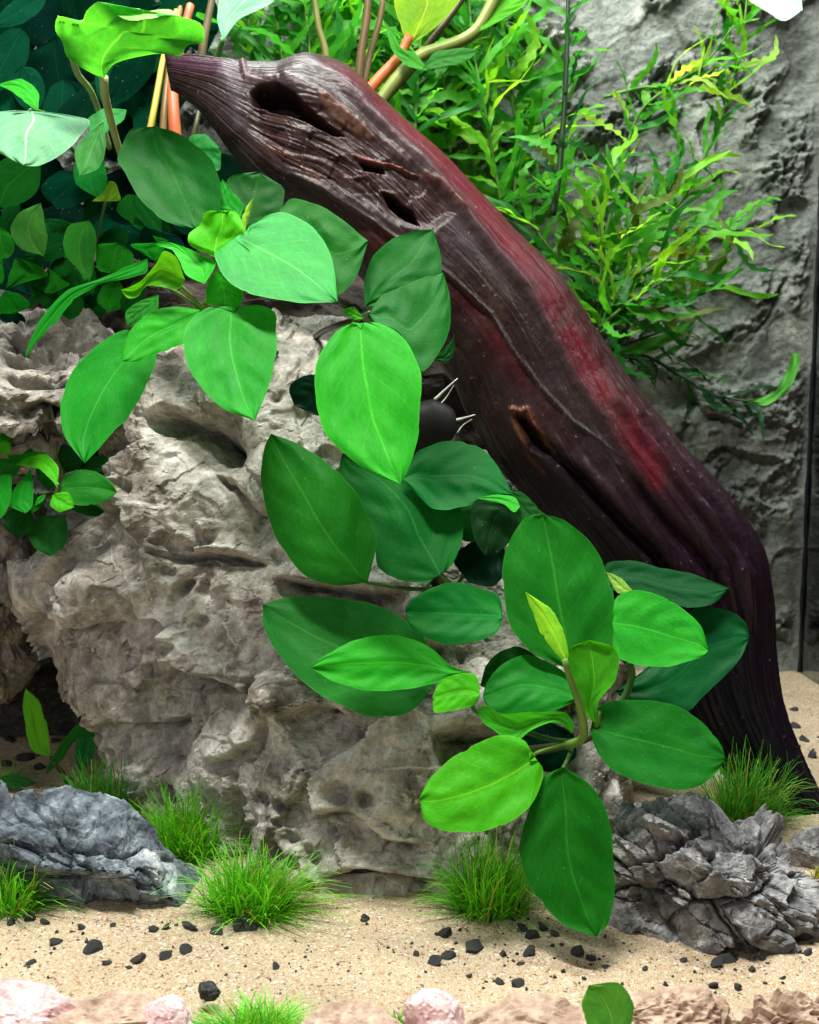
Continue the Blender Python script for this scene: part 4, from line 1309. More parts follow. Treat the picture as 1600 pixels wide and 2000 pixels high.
# --- small dark leaves at the back left
Fp = crown('small_leaf_plant', 180, 500, 0.760, 'dark small-leaved plant crowded behind the pale rosette at left')
for L, R, dd, col, ky in [
    ([(80, 318), (30, 300), (-25, 340), (0, 406)], [(80, 318), (76, 365), (46, 396), (0, 406)], .73, VD, .3),
    ([(172, 345), (120, 333), (80, 368), (108, 408)], [(172, 345), (181, 380), (150, 402), (108, 408)], .74, TD, .3),
    ([(200, 290), (150, 315), (148, 358), (190, 386)], [(200, 290), (208, 340), (207, 370), (190, 386)], .73, TE, .3),
    ([(300, 390), (250, 380), (228, 410), (260, 440)], [(300, 390), (305, 420), (290, 440), (260, 440)], .75, VD, .3),
    ([(260, 440), (200, 425), (178, 460), (230, 480)], [(260, 440), (290, 465), (270, 485), (230, 480)], .77, TD, .3),
    ([(350, 460), (290, 440), (270, 470), (310, 490)], [(350, 460), (360, 480), (340, 495), (310, 490)], .76, TD, .3),
    ([(80, 396), (40, 415), (20, 450), (40, 485), (86, 501)], [(80, 396), (88, 430), (92, 470), (86, 501)], .72, (.035, .17, .025), .3),
    ([(175, 430), (135, 440), (124, 470), (130, 500), (155, 530), (165, 549)], [(175, 430), (188, 455), (185, 500), (177, 545), (165, 549)], .72, (.022, .18, .02), .3),
    ([(232, 474), (190, 480), (191, 525), (215, 534)], [(232, 474), (259, 495), (256, 522), (215, 534)], .72, DK, .3),
    ([(322, 474), (256, 477), (280, 495), (300, 509)], [(322, 474), (320, 490), (311, 505), (300, 509)], .70, MD, .3),
    ([(330, 470), (300, 460), (305, 470)], [(330, 470), (315, 478), (305, 470)], .69, BR, .3),
    ([(30, 503), (20, 530), (12, 564)], [(30, 503), (60, 510), (94, 537), (50, 551), (12, 564)], .72, DK, .3),
    ([(94, 522), (97, 550), (87, 570), (102, 573)], [(94, 522), (122, 545), (137, 556), (102, 573)], .72, DK, .3),
    ([(10, 568), (-5, 590), (0, 611), (30, 613)], [(10, 568), (40, 575), (60, 596), (30, 613)], .71, MD, .3),
    ([(-20, 540), (-30, 500), (0, 490), (8, 530)], [(-20, 540), (0, 555), (8, 545), (8, 530)], .72, DK, .2),
    ([(45, 615), (10, 600), (0, 625), (40, 637)], [(45, 615), (50, 625), (48, 634), (40, 637)], .73, TD, .4),
    ([(206, 393), (181, 393), (190, 385), (205, 373), (212, 355)], [(206, 393), (235, 391), (231, 370), (224, 356), (212, 355)], .69, (.14, .36, .03), -.3),
    ([(150, 560), (120, 575), (112, 605), (135, 625)], [(150, 560), (165, 590), (155, 615), (135, 625)], .72, VD, .3),
    ([(230, 545), (200, 560), (190, 590), (215, 610)], [(230, 545), (245, 570), (238, 600), (215, 610)], .72, DK, .3),
    ([(60, 560), (75, 590), (95, 600), (120, 590)], [(60, 560), (85, 560), (110, 570), (120, 590)], .725, VD, .4),
    ([(280, 540), (255, 555), (235, 585), (240, 612)], [(280, 540), (285, 570), (265, 600), (240, 612)], .71, VD, .3),
    ([(0, 440), (-20, 470), (-10, 500), (15, 505)], [(0, 440), (22, 460), (28, 490), (15, 505)], .73, DK, .3),
    ([(118, 500), (100, 515), (110, 540), (130, 540)], [(118, 500), (140, 510), (145, 530), (130, 540)], .735, VD, .3),
    ([(150, 440), (110, 430), (95, 460), (120, 490)], [(150, 440), (150, 470), (140, 490), (120, 490)], .76, VD, .3),
    ([(420, 480), (350, 450), (330, 420), (360, 400)], [(420, 480), (430, 440), (400, 405), (360, 400)], .70, TD, .3),
]:
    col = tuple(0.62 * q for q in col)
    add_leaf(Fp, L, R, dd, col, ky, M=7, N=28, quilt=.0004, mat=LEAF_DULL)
add_stalk(Fp, [(120, 560, .76), (180, 500, .76), (206, 393, .70)], 4, STD, n=8)
add_stalk(Fp, [(60, 620, .76), (130, 520, .77), (240, 520, .77), (330, 560, .75)], 8, (.03, .025, .018), name='rhizome', n=12)

# --- big-leaved plant top left
Gp = crown('large_leaf_plant', 225, 330, 0.745, 'tall large-leaved plant with ruffled leaf and whitish leaf at upper left')
for L, R, dd, col, ky in [   # leaves behind, shade put into their dim colour
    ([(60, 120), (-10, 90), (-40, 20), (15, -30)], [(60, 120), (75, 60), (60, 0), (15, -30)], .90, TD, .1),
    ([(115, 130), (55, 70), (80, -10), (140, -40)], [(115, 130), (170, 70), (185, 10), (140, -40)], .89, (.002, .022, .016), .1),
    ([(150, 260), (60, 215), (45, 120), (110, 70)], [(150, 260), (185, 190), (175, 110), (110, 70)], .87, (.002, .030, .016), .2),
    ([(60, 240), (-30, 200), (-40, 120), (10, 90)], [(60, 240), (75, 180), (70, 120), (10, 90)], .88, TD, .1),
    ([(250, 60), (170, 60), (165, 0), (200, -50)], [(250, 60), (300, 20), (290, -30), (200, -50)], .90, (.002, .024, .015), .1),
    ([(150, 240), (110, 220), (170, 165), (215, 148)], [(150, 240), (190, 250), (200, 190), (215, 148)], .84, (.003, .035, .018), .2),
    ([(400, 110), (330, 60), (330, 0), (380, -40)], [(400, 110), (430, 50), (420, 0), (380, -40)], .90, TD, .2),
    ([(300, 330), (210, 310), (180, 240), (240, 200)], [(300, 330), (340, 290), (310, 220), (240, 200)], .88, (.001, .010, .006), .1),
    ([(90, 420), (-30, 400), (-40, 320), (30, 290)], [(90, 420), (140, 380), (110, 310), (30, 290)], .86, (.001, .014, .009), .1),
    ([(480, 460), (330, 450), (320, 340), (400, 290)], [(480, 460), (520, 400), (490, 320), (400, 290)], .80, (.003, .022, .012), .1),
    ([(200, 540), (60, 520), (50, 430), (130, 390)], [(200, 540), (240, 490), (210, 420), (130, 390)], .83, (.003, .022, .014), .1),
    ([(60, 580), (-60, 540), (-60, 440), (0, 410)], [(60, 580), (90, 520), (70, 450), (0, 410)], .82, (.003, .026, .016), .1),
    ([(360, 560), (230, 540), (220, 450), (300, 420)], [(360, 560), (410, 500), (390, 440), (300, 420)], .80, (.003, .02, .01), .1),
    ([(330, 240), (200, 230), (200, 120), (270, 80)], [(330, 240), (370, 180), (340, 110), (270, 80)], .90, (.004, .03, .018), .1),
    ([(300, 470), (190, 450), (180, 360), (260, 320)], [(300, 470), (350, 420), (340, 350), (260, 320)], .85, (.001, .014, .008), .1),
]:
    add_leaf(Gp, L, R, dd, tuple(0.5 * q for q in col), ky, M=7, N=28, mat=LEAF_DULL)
add_leaf(Gp, [(248, 214), (200, 212), (170, 235), (175, 262)], [(248, 214), (240, 235), (206, 259), (175, 262)], .70, (.02, .20, .04), .5, M=7, N=28)
add_leaf(Gp, [(202, 238), (165, 265), (147, 300), (155, 345)], [(202, 238), (207, 280), (196, 325), (155, 345)], .695, (.035, .22, .04), .4, M=7, N=28)
add_leaf(Gp, [(74, 217), (77, 185), (60, 165), (38, 154), (-5, 165)], [(74, 217), (50, 200), (25, 180), (-5, 165)], .665, BR, .6, M=7, N=28)
add_leaf(Gp, [(60, 216), (110, 221), (174, 234), (163, 258), (140, 285), (110, 308), (75, 324), (45, 323)],
         [(60, 216), (20, 216), (-35, 225), (-55, 260), (-20, 290), (5, 302), (45, 323)], .665, (.13, .36, .20), 0.85, quilt=.0030, veins=4)
add_leaf(Gp, [(203, 154), (165, 135), (132, 112), (122, 82), (109, 62), (112, 34), (130, 34), (158, 46), (168, 22), (190, 3), (212, 10), (240, 30), (275, 38)],
         [(203, 154), (222, 126), (260, 113), (310, 105), (352, 110), (366, 88), (396, 84), (399, 58), (386, 42), (340, 30), (300, 32), (275, 38)],
         .650, (.045, .33, .030), -.75, mat=LEAF_THIN, wave=.004, quilt=.0008, veins=8)
add_leaf(Gp, [(205, 4), (232, 20), (262, 15), (292, 20), (330, 18), (352, 32)], [(205, 4), (225, 28), (258, 40), (290, 37), (325, 30), (352, 32)],
         .638, (.15, .38, .09), 2.0, M=6, N=30, name='lit_folded_margin', quilt=.0)  # curled edge strip, top light put into its pale colour
add_leaf(Gp, [(112, 30), (122, 34), (128, 46)], [(112, 30), (118, 46), (128, 46)], .634, (.15, .38, .09), 1.5, M=4, N=14, name='lit_folded_margin', quilt=.0)
add_leaf(Gp, [(134, 36), (150, 40), (165, 38)], [(134, 36), (148, 49), (165, 38)], .634, (.15, .38, .09), 1.5, M=4, N=14, name='lit_folded_margin', quilt=.0)
add_stalk(Gp, [(203, 150, .651), (205, 185, .66), (213, 220, .68), (224, 262, .70), (245, 330, .72)], 9, (.30, .38, .16))
add_stalk(Gp, [(142, 112, .66), (152, 145, .67), (176, 175, .69), (192, 215, .71), (215, 290, .73)], 7, (.20, .30, .12))
add_stalk(Gp, [(60, 216, .666), (90, 225, .69), (150, 300, .73), (215, 330, .745)], 5, STD)

def auto_leaf(cx, cy, ln, wd, ang):
    ca, sa = math.cos(ang), math.sin(ang)
    f = lambda a, b: (cx + a * ca - b * sa, cy + a * sa + b * ca)
    L = [f(-ln / 2, 0), f(-ln * .40, wd * .32), f(-ln * .15, wd * .5), f(ln * .18, wd * .40), f(ln / 2, 0)]
    R = [f(-ln / 2, 0), f(-ln * .40, -wd * .32), f(-ln * .15, -wd * .5), f(ln * .18, -wd * .40), f(ln / 2, 0)]
    return L, R


ra = np.random.default_rng(77)
for i in range(24):      # leaves crowding the corner, shade put into their dark colour
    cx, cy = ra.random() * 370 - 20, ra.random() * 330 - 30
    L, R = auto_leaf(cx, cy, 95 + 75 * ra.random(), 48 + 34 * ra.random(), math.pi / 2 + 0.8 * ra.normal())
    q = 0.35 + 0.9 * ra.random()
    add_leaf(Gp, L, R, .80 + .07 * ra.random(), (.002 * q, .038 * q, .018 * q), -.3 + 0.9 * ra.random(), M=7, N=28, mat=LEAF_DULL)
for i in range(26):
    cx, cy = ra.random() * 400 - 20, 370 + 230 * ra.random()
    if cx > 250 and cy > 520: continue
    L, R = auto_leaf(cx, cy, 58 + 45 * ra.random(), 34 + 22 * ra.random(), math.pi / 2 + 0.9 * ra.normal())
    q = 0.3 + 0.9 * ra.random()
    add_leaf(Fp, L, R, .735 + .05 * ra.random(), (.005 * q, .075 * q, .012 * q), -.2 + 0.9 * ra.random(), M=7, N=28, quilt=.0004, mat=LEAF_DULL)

# --- tall stalks behind the driftwood
Hp = crown('long_stalk_plant', 735, 200, 0.80, 'long-stalked plant with orange stalk and yellowish leaf rising behind the driftwood')
add_stalk(Hp, [(700, 200, .81), (704, 120, .81), (716, 40, .81), (722, -30, .81)], 10, (.09, .06, .025))
add_stalk(Hp, [(704, 200, .815), (722, 110, .82), (742, 40, .82), (752, -30, .82)], 8, (.11, .08, .03))
add_stalk(Hp, [(690, 215, .79), (735, 160, .79), (780, 110, .79), (800, 70, .79)], 13, STO)
add_stalk(Hp, [(735, 210, .785), (780, 150, .785), (820, 110, .785), (860, 95, .785), (905, 78, .785), (935, 55, .785), (965, 0, .785), (985, -40, .785)], 14, (.17, .22, .05), taper=.8, n=26)
add_stalk(Hp, [(745, 200, .80), (800, 140, .80), (850, 70, .80), (895, 10, .80), (920, -30, .80)], 9, (.045, .04, .012))
add_stalk(Hp, [(640, 180, .83), (636, 100, .83), (622, 50, .83), (612, -30, .83)], 8, (.12, .13, .03))
add_leaf(Hp, [(800, 88), (786, 62), (775, 20), (770, -20), (800, -60)], [(800, 88), (842, 60), (882, 22), (897, -10), (850, -60), (800, -60)], .795, (.20, .46, .06), -.5, mat=LEAF_THIN, veins=9)
add_leaf(Hp, [(935, 62), (950, 20), (990, -10), (1070, -45)], [(935, 62), (975, 42), (1022, 12), (1070, -45)], .780, (.08, .42, .02), .4, mat=LEAF_THIN)
add_leaf(Hp, [(838, 138), (795, 128), (766, 97), (749, 38)], [(838, 138), (812, 104), (785, 92), (768, 62), (749, 38)], .772, (.03, .22, .015), .1, M=6, N=28)
add_leaf(Hp, [(825, 135), (850, 102), (900, 94), (936, 98)], [(825, 135), (868, 130), (912, 118), (936, 98)], .768, (.015, .13, .012), .3, M=6, N=28)
add_leaf(Hp, [(436, 78), (424, 30), (440, -20), (500, -60)], [(436, 78), (470, 36), (530, 6), (550, -30), (500, -60)], .78, (.12, .36, .20), .6)
add_stalk(Hp, [(424, 130, .80), (428, 100, .79), (436, 76, .781)], 7, (.10, .30, .08))
add_stalk(Hp, [(390, 130, .83), (400, 70, .83), (418, -20, .83)], 9, (.14, .11, .06))
Hs = crown('long_stalk_plant', 320, 300, 0.78, 'bundle of yellow and orange stalks under the upper driftwood end')
add_stalk(Hs, [(285, 290, .775), (298, 230, .775), (308, 175, .78), (320, 110, .79), (345, 20, .80)], 7, (.42, .36, .06))
add_stalk(Hs, [(345, 290, .775), (340, 230, .775), (338, 170, .78), (350, 100, .79), (372, 10, .80)], 13, (.42, .11, .045), taper=.6)
add_stalk(Hs, [(318, 290, .785), (320, 230, .785), (326, 170, .79), (335, 100, .80), (360, -20, .81)], 8, (.26, .16, .06))
add_stalk(Hs, [(375, 280, .785), (384, 240, .785), (392, 200, .79)], 6, (.05, .06, .025))

# --- low plant on the sand, left, and rounded leaf at the bottom edge
Ip = thing('low_leaf_plant', on_sand(120, 1520), 'low strap-leaved plant on the sand behind the blue-grey rock', 'plant')
dI = to_px(on_sand(120, 1520)[None])[2][0]
add_leaf(Ip, [(99, 1478), (62, 1464), (48, 1400), (45, 1370), (50, 1344)], [(99, 1478), (93, 1420), (76, 1370), (50, 1344)], dI - .01, (.11, .50, .015), .1, quilt=.0002, M=7, N=28)
add_leaf(Ip, [(88, 1515), (105, 1475), (135, 1430), (166, 1401)], [(88, 1515), (125, 1480), (150, 1442), (190, 1432), (166, 1401)], dI - .02, DK, .1, quilt=.0003, M=7, N=28)
add_leaf(Ip, [(172, 1400), (150, 1440), (149, 1490), (160, 1512)], [(172, 1400), (191, 1430), (182, 1482), (160, 1512)], dI - .015, TE, .2, quilt=.0003, M=7, N=28)
add_leaf(Ip, [(72, 1530), (40, 1514), (0, 1516), (-40, 1522)], [(72, 1530), (40, 1540), (0, 1536), (-40, 1522)], dI - .02, VD, .7, quilt=.0003, M=7, N=28)
add_leaf(Ip, [(150, 1555), (130, 1535), (120, 1515)], [(150, 1555), (148, 1530), (120, 1515)], dI - .03, DK, .3, quilt=.0003, M=5, N=20)
add_stalk(Ip, [(140, 1535, dI), (112, 1500, dI - .01), (99, 1476, dI - .01)], 4, STD, n=8)
add_stalk(Ip, [(140, 1535, dI), (122, 1505, dI - .015), (104, 1488, dI - .02)], 3, STB, n=8)
Jp = thing('fallen_leaf', on_sand(1185, 1985), 'rounded green leaf standing at the bottom edge between the tan rocks', 'leaf')
add_leaf(Jp, [(1195, 2050), (1152, 2010), (1136, 1965), (1150, 1924)], [(1195, 2050), (1230, 2012), (1238, 1960), (1208, 1920), (1150, 1924)], .465, (.06, .27, .03), .2, name='blade', quilt=.0003)
add_stalk(Jp, [(1190, 2075, .47), (1195, 2050, .466)], 4, STG, n=6)


# ------------------------------------------------------------------ feathery stem plants behind the driftwood
def lobed_leaf(seed, width=0.08, lobes=5, depth=0.4, curve=0.25, sway=0.12):
    """long narrow leaf with lobed wavy margins, curling along its length"""
    r = np.random.default_rng(seed)
    n = 25
    s = np.linspace(0, 1, n)
    prof = np.clip(np.sin(math.pi * s ** 0.85), 0, 1) ** 0.6
    lob = lambda o: 1 - depth * (0.5 + 0.5 * np.cos(2 * math.pi * (s * lobes + o))) * sstep(0.1, 0.3, s)
    wl = width * prof * lob(r.random()) + 0.007
    wr = width * prof * lob(r.random()) + 0.007
    z = -curve * s ** 2 + 0.035 * np.sin(s * 7 + seed)
    x = sway * np.sin(s * 3.3 + seed) * s
    y = s * (1 - 0.18 * abs(curve) * s)
    tw = 0.9 * np.sin(s * 2.6 + seed * 1.7) * s
    wav = 0.30 * np.sin(s * lobes * 6.28 + seed)
    V = []
    for i in range(n):
        c, q = math.cos(tw[i]), math.sin(tw[i])
        V += [(x[i] - wl[i] * c, y[i], z[i] - wl[i] * q + wl[i] * (0.25 + wav[i])), (x[i], y[i], z[i]),
              (x[i] + wr[i] * c, y[i], z[i] + wr[i] * q + wr[i] * (0.25 - wav[i]))]
    uv = np.array([(u, s[i]) for i in range(n) for u in (0, 0.5, 1)])
    return mk_mesh('leaf', V, grid_faces(3, n), True, uv=uv)


LOBED = [lobed_leaf(k, 0.040 + 0.020 * (k % 4), 3 + k % 4, 0.20 + 0.12 * (k % 4), 0.05 + 0.22 * (k % 3), 0.08 + 0.09 * (k % 4)) for k in range(20)]
for me in LOBED: me.materials.append(PLANT)


def stem_plant(name, stems, label, seed, cols, leaf_px=(70, 130), gap=26, stemcol=(.05, .13, .02), fan=0.9, stem_r=4.0):
    """stems: polylines (px, py, depth) from root to tip"""
    r = np.random.default_rng(seed)
    root = W(*stems[0][0])
    pl = thing(name, root, label, 'plant', 'feathery stem plants behind the driftwood')
    for st in stems:
        st = np.asarray(st, float)
        Ls = np.linalg.norm(np.diff(st[:, :2], axis=0), axis=1).sum()
        n = max(6, int(Ls / 10))
        P = spline(st, n)
        Wp = W(P[:, 0], P[:, 1], P[:, 2])
        ob = link('stem', tube_mesh('stem', Wp - root, stem_r * P[:, 2] / FPX * np.linspace(1, .5, n), 6), STALK, parent=pl)
        ob.color = (*stemcol, 1)
        T = np.gradient(Wp, axis=0); T /= np.linalg.norm(T, axis=1)[:, None]
        nn = max(3, int(Ls / gap))
        ang = r.random() * 6.28
        for k in range(nn):
            i = min(n - 1, int((k + 0.6) / nn * n))
            for sidek in (0, 1):
                a = ang + sidek * math.pi + r.normal() * 0.35
                t = T[i]
                ref = np.cross(t, np.array([0, 1.0, 0.01])); ref /= np.linalg.norm(ref)
                ref2 = np.cross(t, ref)
                out = math.cos(a) * ref + math.sin(a) * ref2 * 0.7
                rise = fan * (0.5 + 0.8 * r.random()) * (0.7 + 0.8 * k / nn)
                D = out + t * rise
                D /= np.linalg.norm(D)
                up = np.array([0.45 * r.normal(), -0.6 + 0.5 * r.normal(), 0.6])
                X = np.cross(D, up); X /= np.linalg.norm(X)
                Z = np.cross(X, D)
                size = (leaf_px[0] + (leaf_px[1] - leaf_px[0]) * r.random()) * P[i, 2] / FPX
                o = bpy.data.objects.new('leaf', LOBED[r.integers(len(LOBED))])
                COL.objects.link(o)
                o.parent = pl
                M = Matrix(((X[0] * size, D[0] * size, Z[0] * size, Wp[i, 0] - root[0]),
                            (X[1] * size, D[1] * size, Z[1] * size, Wp[i, 1] - root[1]),
                            (X[2] * size, D[2] * size, Z[2] * size, Wp[i, 2] - root[2]), (0, 0, 0, 1)))
                o.matrix_local = M
                c = np.array(cols[r.integers(len(cols))]) * (0.8 + 0.4 * r.random())
                o.color = (*c, 1)
            ang += math.pi / 2
    return pl


G1 = (.06, .36, .02); G2 = (.12, .46, .02); G3 = (.21, .56, .03); G4 = (.02, .19, .02); G5 = (.36, .66, .10); G6 = (.008, .07, .02)
stem_plant('stem_plant', [
    [(1165, 640, .90), (1150, 540, .89), (1110, 440, .88), (1090, 360, .87)],
    [(1168, 640, .88), (1190, 540, .87), (1225, 450, .86), (1250, 390, .86)],
    [(1170, 640, .87), (1220, 560, .86), (1290, 500, .85), (1350, 455, .85)],
    [(1160, 640, .89), (1130, 560, .88), (1070, 480, .87), (1030, 430, .87)],
    [(1172, 640, .86), (1230, 590, .85), (1310, 540, .85), (1350, 500, .85)],
    [(1168, 640, .90), (1220, 500, .90), (1290, 400, .90), (1330, 330, .90)],
    [(1172, 650, .87), (1250, 610, .86), (1330, 590, .86), (1390, 540, .86)],
    [(1166, 640, .88), (1175, 520, .87), (1170, 420, .87), (1190, 340, .87)],
], 'bushy bright green feathery plant right beside the driftwood', 1, [G1, G1, G2, G3, G4, G4, (.10, .16, .02)], (80, 165), 24)
stem_plant('stem_plant', [[(1080, 420, .83), (1093, 330, .83), (1103, 200, .83), (1108, 90, .83), (1110, -40, .83)]],
           'tall dark-stemmed feathery plant with dark leaves at the top', 2, [G4, G4, G6, G1], (80, 150), 48, (.010, .03, .010), 0.8, 7)
stem_plant('stem_plant', [
    [(1190, 640, .93), (1270, 480, .93), (1345, 370, .92), (1405, 240, .91), (1445, 110, .90), (1462, -30, .90)],
    [(1270, 480, .93), (1340, 440, .92), (1400, 445, .91), (1462, 452, .90)],
    [(1180, 470, .92), (1240, 240, .91), (1300, 175, .90), (1380, 120, .90), (1440, 40, .90)],
    [(1180, 190, .92), (1260, 170, .91), (1330, 175, .90), (1400, 130, .90)],
], 'long arching feathery plant reaching up the right of the back wall', 3, [G1, G1, G2, G3, G4, G5], (65, 130), 32, (.06, .18, .02), 1.2)
stem_plant('stem_plant', [
    [(985, 420, .92), (967, 330, .92), (945, 200, .91), (925, 100, .91), (915, -20, .91)],
    [(1000, 430, .95), (1010, 300, .95), (1000, 180, .94), (985, 60, .94), (980, -30, .94)],
    [(880, 300, .93), (865, 180, .93), (850, 60, .93), (850, -40, .93)],
    [(1040, 450, .95), (1050, 330, .95), (1035, 210, .95), (1040, 100, .95)],
    [(930, 350, .96), (900, 200, .96), (890, 80, .96), (900, -40, .96)],
], 'dense feathery plant just above the red edge of the driftwood', 4, [G1, G1, G2, G3, G4, G4], (90, 200), 22)
stem_plant('stem_plant', [
    [(560, 200, .90), (550, 100, .90), (530, -30, .90)], [(600, 200, .88), (605, 100, .88), (590, -30, .88)],
    [(660, 220, .91), (655, 100, .91), (660, -30, .91)], [(700, 250, .93), (700, 100, .93), (690, -40, .93)],
    [(760, 270, .92), (770, 150, .92), (765, -30, .92)], [(810, 290, .90), (815, 170, .90), (830, -40, .90)],
    [(500, 200, .93), (490, 90, .93), (480, -30, .93)], [(740, 250, .95), (735, 120, .95), (725, -30, .95)],
    [(630, 200, .95), (625, 100, .95), (640, -30, .95)],
], 'green feathery thicket behind the top of the driftwood', 5, [G1, G1, G2, G4, G4], (100, 210), 19)
stem_plant('stem_plant', [
    [(1170, 690, .92), (1260, 695, .92), (1330, 735, .92), (1390, 770, .92), (1460, 784, .91)],
    [(1160, 700, .92), (1230, 670, .92), (1300, 645, .91)], [(1160, 680, .93), (1230, 700, .93), (1290, 705, .93)],
], 'dark trailing feathery plant low against the back wall', 6, [G6, G4, (.010, .10, .03)], (50, 110), 36, (.01, .06, .02), 1.3)
Tp = thing('trailing_leaf', W(1460, 786, .905), 'single curved green leaf reaching out over the lower back wall', 'leaf')
add_leaf(Tp, [(1455, 780, ), (1490, 776), (1522, 752), (1540, 715), (1548, 688)], [(1455, 780), (1495, 792), (1535, 768), (1556, 730), (1562, 695), (1548, 688)][:5] + [(1548, 688)], .905, (.07, .32, .04), .2, name='blade', M=6, N=30, wave=.002)
Tq = thing('trailing_leaf', W(1190, 690, .90), 'single long green leaf pointing right beside the driftwood edge', 'leaf')
add_leaf(Tq, [(1190, 692), (1250, 668), (1300, 650), (1340, 622), (1362, 608)], [(1190, 692), (1260, 690), (1310, 668), (1350, 640), (1362, 608)], .90, (.05, .25, .03), .2, name='blade', M=6, N=30, wave=.002)
Tw = thing('floating_leaf', W(1510, 0, .74), 'whitish top-lit leaf hanging in at the upper right corner', 'leaf')
add_leaf(Tw, [(1440, -15), (1490, 18), (1530, 41), (1568, 20)], [(1440, -15), (1500, -30), (1560, -12), (1568, 20)], .74, (.34, .50, .40), 0.8, name='blade', M=7, N=28)  # strong top light put into the whitish leaf colour


# ------------------------------------------------------------------ hairgrass tufts
def grass_tuft(px, py, wpx, hpx, n, seed, label, col=(.14, .56, .02), lean=0.0, z=0.0):
    r = np.random.default_rng(seed)
    c = on_sand(px, py, z)
    d = to_px(c[None])[2][0]
    m = d / FPX
    t = thing('grass_tuft', c, label, 'grass', 'hairgrass tufts on the sand')
    Vs = []; Fs = []; Cs = []
    k = 6
    s = np.linspace(0, 1, k)
    nb = 0
    n = int(n * 2.6)
    hpx *= 0.70
    for i in range(n):
        a = r.random() * 2 * math.pi
        rr = math.sqrt(r.random()) * (0.6 + 0.5 * r.random())
        b = np.array([math.cos(a) * rr * wpx * 0.30 * m, math.sin(a) * rr * wpx * 0.20 * m, -0.002])
        hgt = hpx * m * (0.25 + 0.80 * r.random() ** 1.8)
        out = np.array([math.cos(a) * rr * (0.4 + 0.6 * r.random()) + lean + 0.45 * r.normal(), math.sin(a) * rr * 0.7 + 0.2 * r.normal(), 0])
        spread = wpx * 0.36 * m
        P = b + np.outer(s ** 1.5, out * spread) + np.outer(s - 0.42 * s ** 3 * min(1.7, np.linalg.norm(out)), np.array([0, 0, hgt]))
        P = P + np.outer(np.sin(s * (2 + 3 * r.random()) + 6 * r.random()) * s, np.array([r.normal(), 0.5 * r.normal(), 0])) * spread * 0.10
        w = (0.00036 + 0.00030 * r.random()) * (1 - 0.75 * s)
        sd = np.array([math.cos(a + 1.3), math.sin(a + 1.3) * 0.5, 0]); sd /= np.linalg.norm(sd)
        Lp = P - sd * w[:, None]; Rp = P + sd * w[:, None]
        Mp = P + np.array([0, -1, 0.3]) * w[:, None] * 0.7
        V = np.stack([Lp, Mp, Rp], 1).reshape(-1, 3)
        Vs.append(V); Fs.append(grid_faces(3, k) + nb); nb += len(V)
        q = r.random()
        cc = np.array(col) * (0.55 + 0.75 * r.random())
        if q > 0.90: cc = np.array([0.45, 0.42, 0.10])
        Cs.append(np.repeat(cc[None], len(V), 0) * (0.75 + 0.45 * np.repeat(s, 3))[:, None])
    me = mk_mesh('blades', np.vstack(Vs), np.vstack(Fs), True, color=np.vstack(Cs))
    o = link('blades', me, GRASS_ATTR, parent=t)
    o['kind'] = 'stuff'
    return t


def grass_material():
    m, nt, out = new_mat('hairgrass_blades')
    g = NT(nt)
    at = g.n('ShaderNodeAttribute', attribute_name='Col')
    p = g.pbsdf(at.outputs['Color'], 0.45, None, 0.3)
    tr = g.n('ShaderNodeBsdfTranslucent')
    g.l(g.mix(1.0, at.outputs['Color'], (1.6, 1.3, 0.7), 'MULTIPLY'), tr.inputs[0])
    mx = g.n('ShaderNodeMixShader'); mx.inputs[0].default_value = 0.35
    g.l(p.outputs[0], mx.inputs[1]); g.l(tr.outputs[0], mx.inputs[2])
    g.l(mx.outputs[0], out.inputs[0])
    return m


GRASS_ATTR = grass_material()
grass_tuft(362, 1670, 240, 235, 320, 1, 'bright grass tuft in the notch between blue-grey rock and large rock')
grass_tuft(490, 1780, 270, 240, 360, 2, 'spreading grass tuft on the sand right of the blue-grey rock', lean=.15)
grass_tuft(10, 1778, 210, 230, 280, 3, 'grass tuft at the left edge in front of the blue-grey rock')
grass_tuft(200, 1612, 200, 240, 240, 4, 'small dark grass tuft behind the blue-grey rock', (.05, .30, .02))
grass_tuft(955, 1780, 240, 270, 340, 5, 'grass tuft under the lime leaf beside the long drooping leaf')
grass_tuft(1452, 1618, 230, 290, 320, 6, 'fine grass tuft behind the grey wrinkled rock', (.09, .38, .03), lean=.1)
grass_tuft(500, 2030, 270, 125, 340, 7, 'wide grass tuft along the bottom edge left of centre')
grass_tuft(785, 2030, 90, 120, 110, 8, 'narrow grass tuft at the bottom edge in the centre')
grass_tuft(-5, 1530, 150, 90, 40, 9, 'thin sparse grass tuft at the left edge behind the blue-grey rock', (.12, .40, .04), lean=.3)
grass_tuft(1600, 1715, 60, 60, 30, 10, 'tiny yellowish grass tuft at the right edge', (.35, .36, .05))


# ------------------------------------------------------------------ black gravel
def pebble_mesh(seed):
    V, F = ICO[3]
    V = V.copy()
    r = np.random.default_rng(seed)
    for i in range(11):
        n = r.normal(size=3); n /= np.linalg.norm(n)
        e = V @ n - (0.45 + 0.35 * r.random())
        V -= np.where(e > 0, e * 0.95, 0)[:, None] * n
    V = V * (1 + 0.10 * fbm(V * 2.2 + seed, 3, seed))[:, None]
    V *= np.array([1.15, 0.95, 0.85])
    me = mk_mesh('gravel_pebble', V, F, False)
    me.materials.append(GRAVEL)
    return me


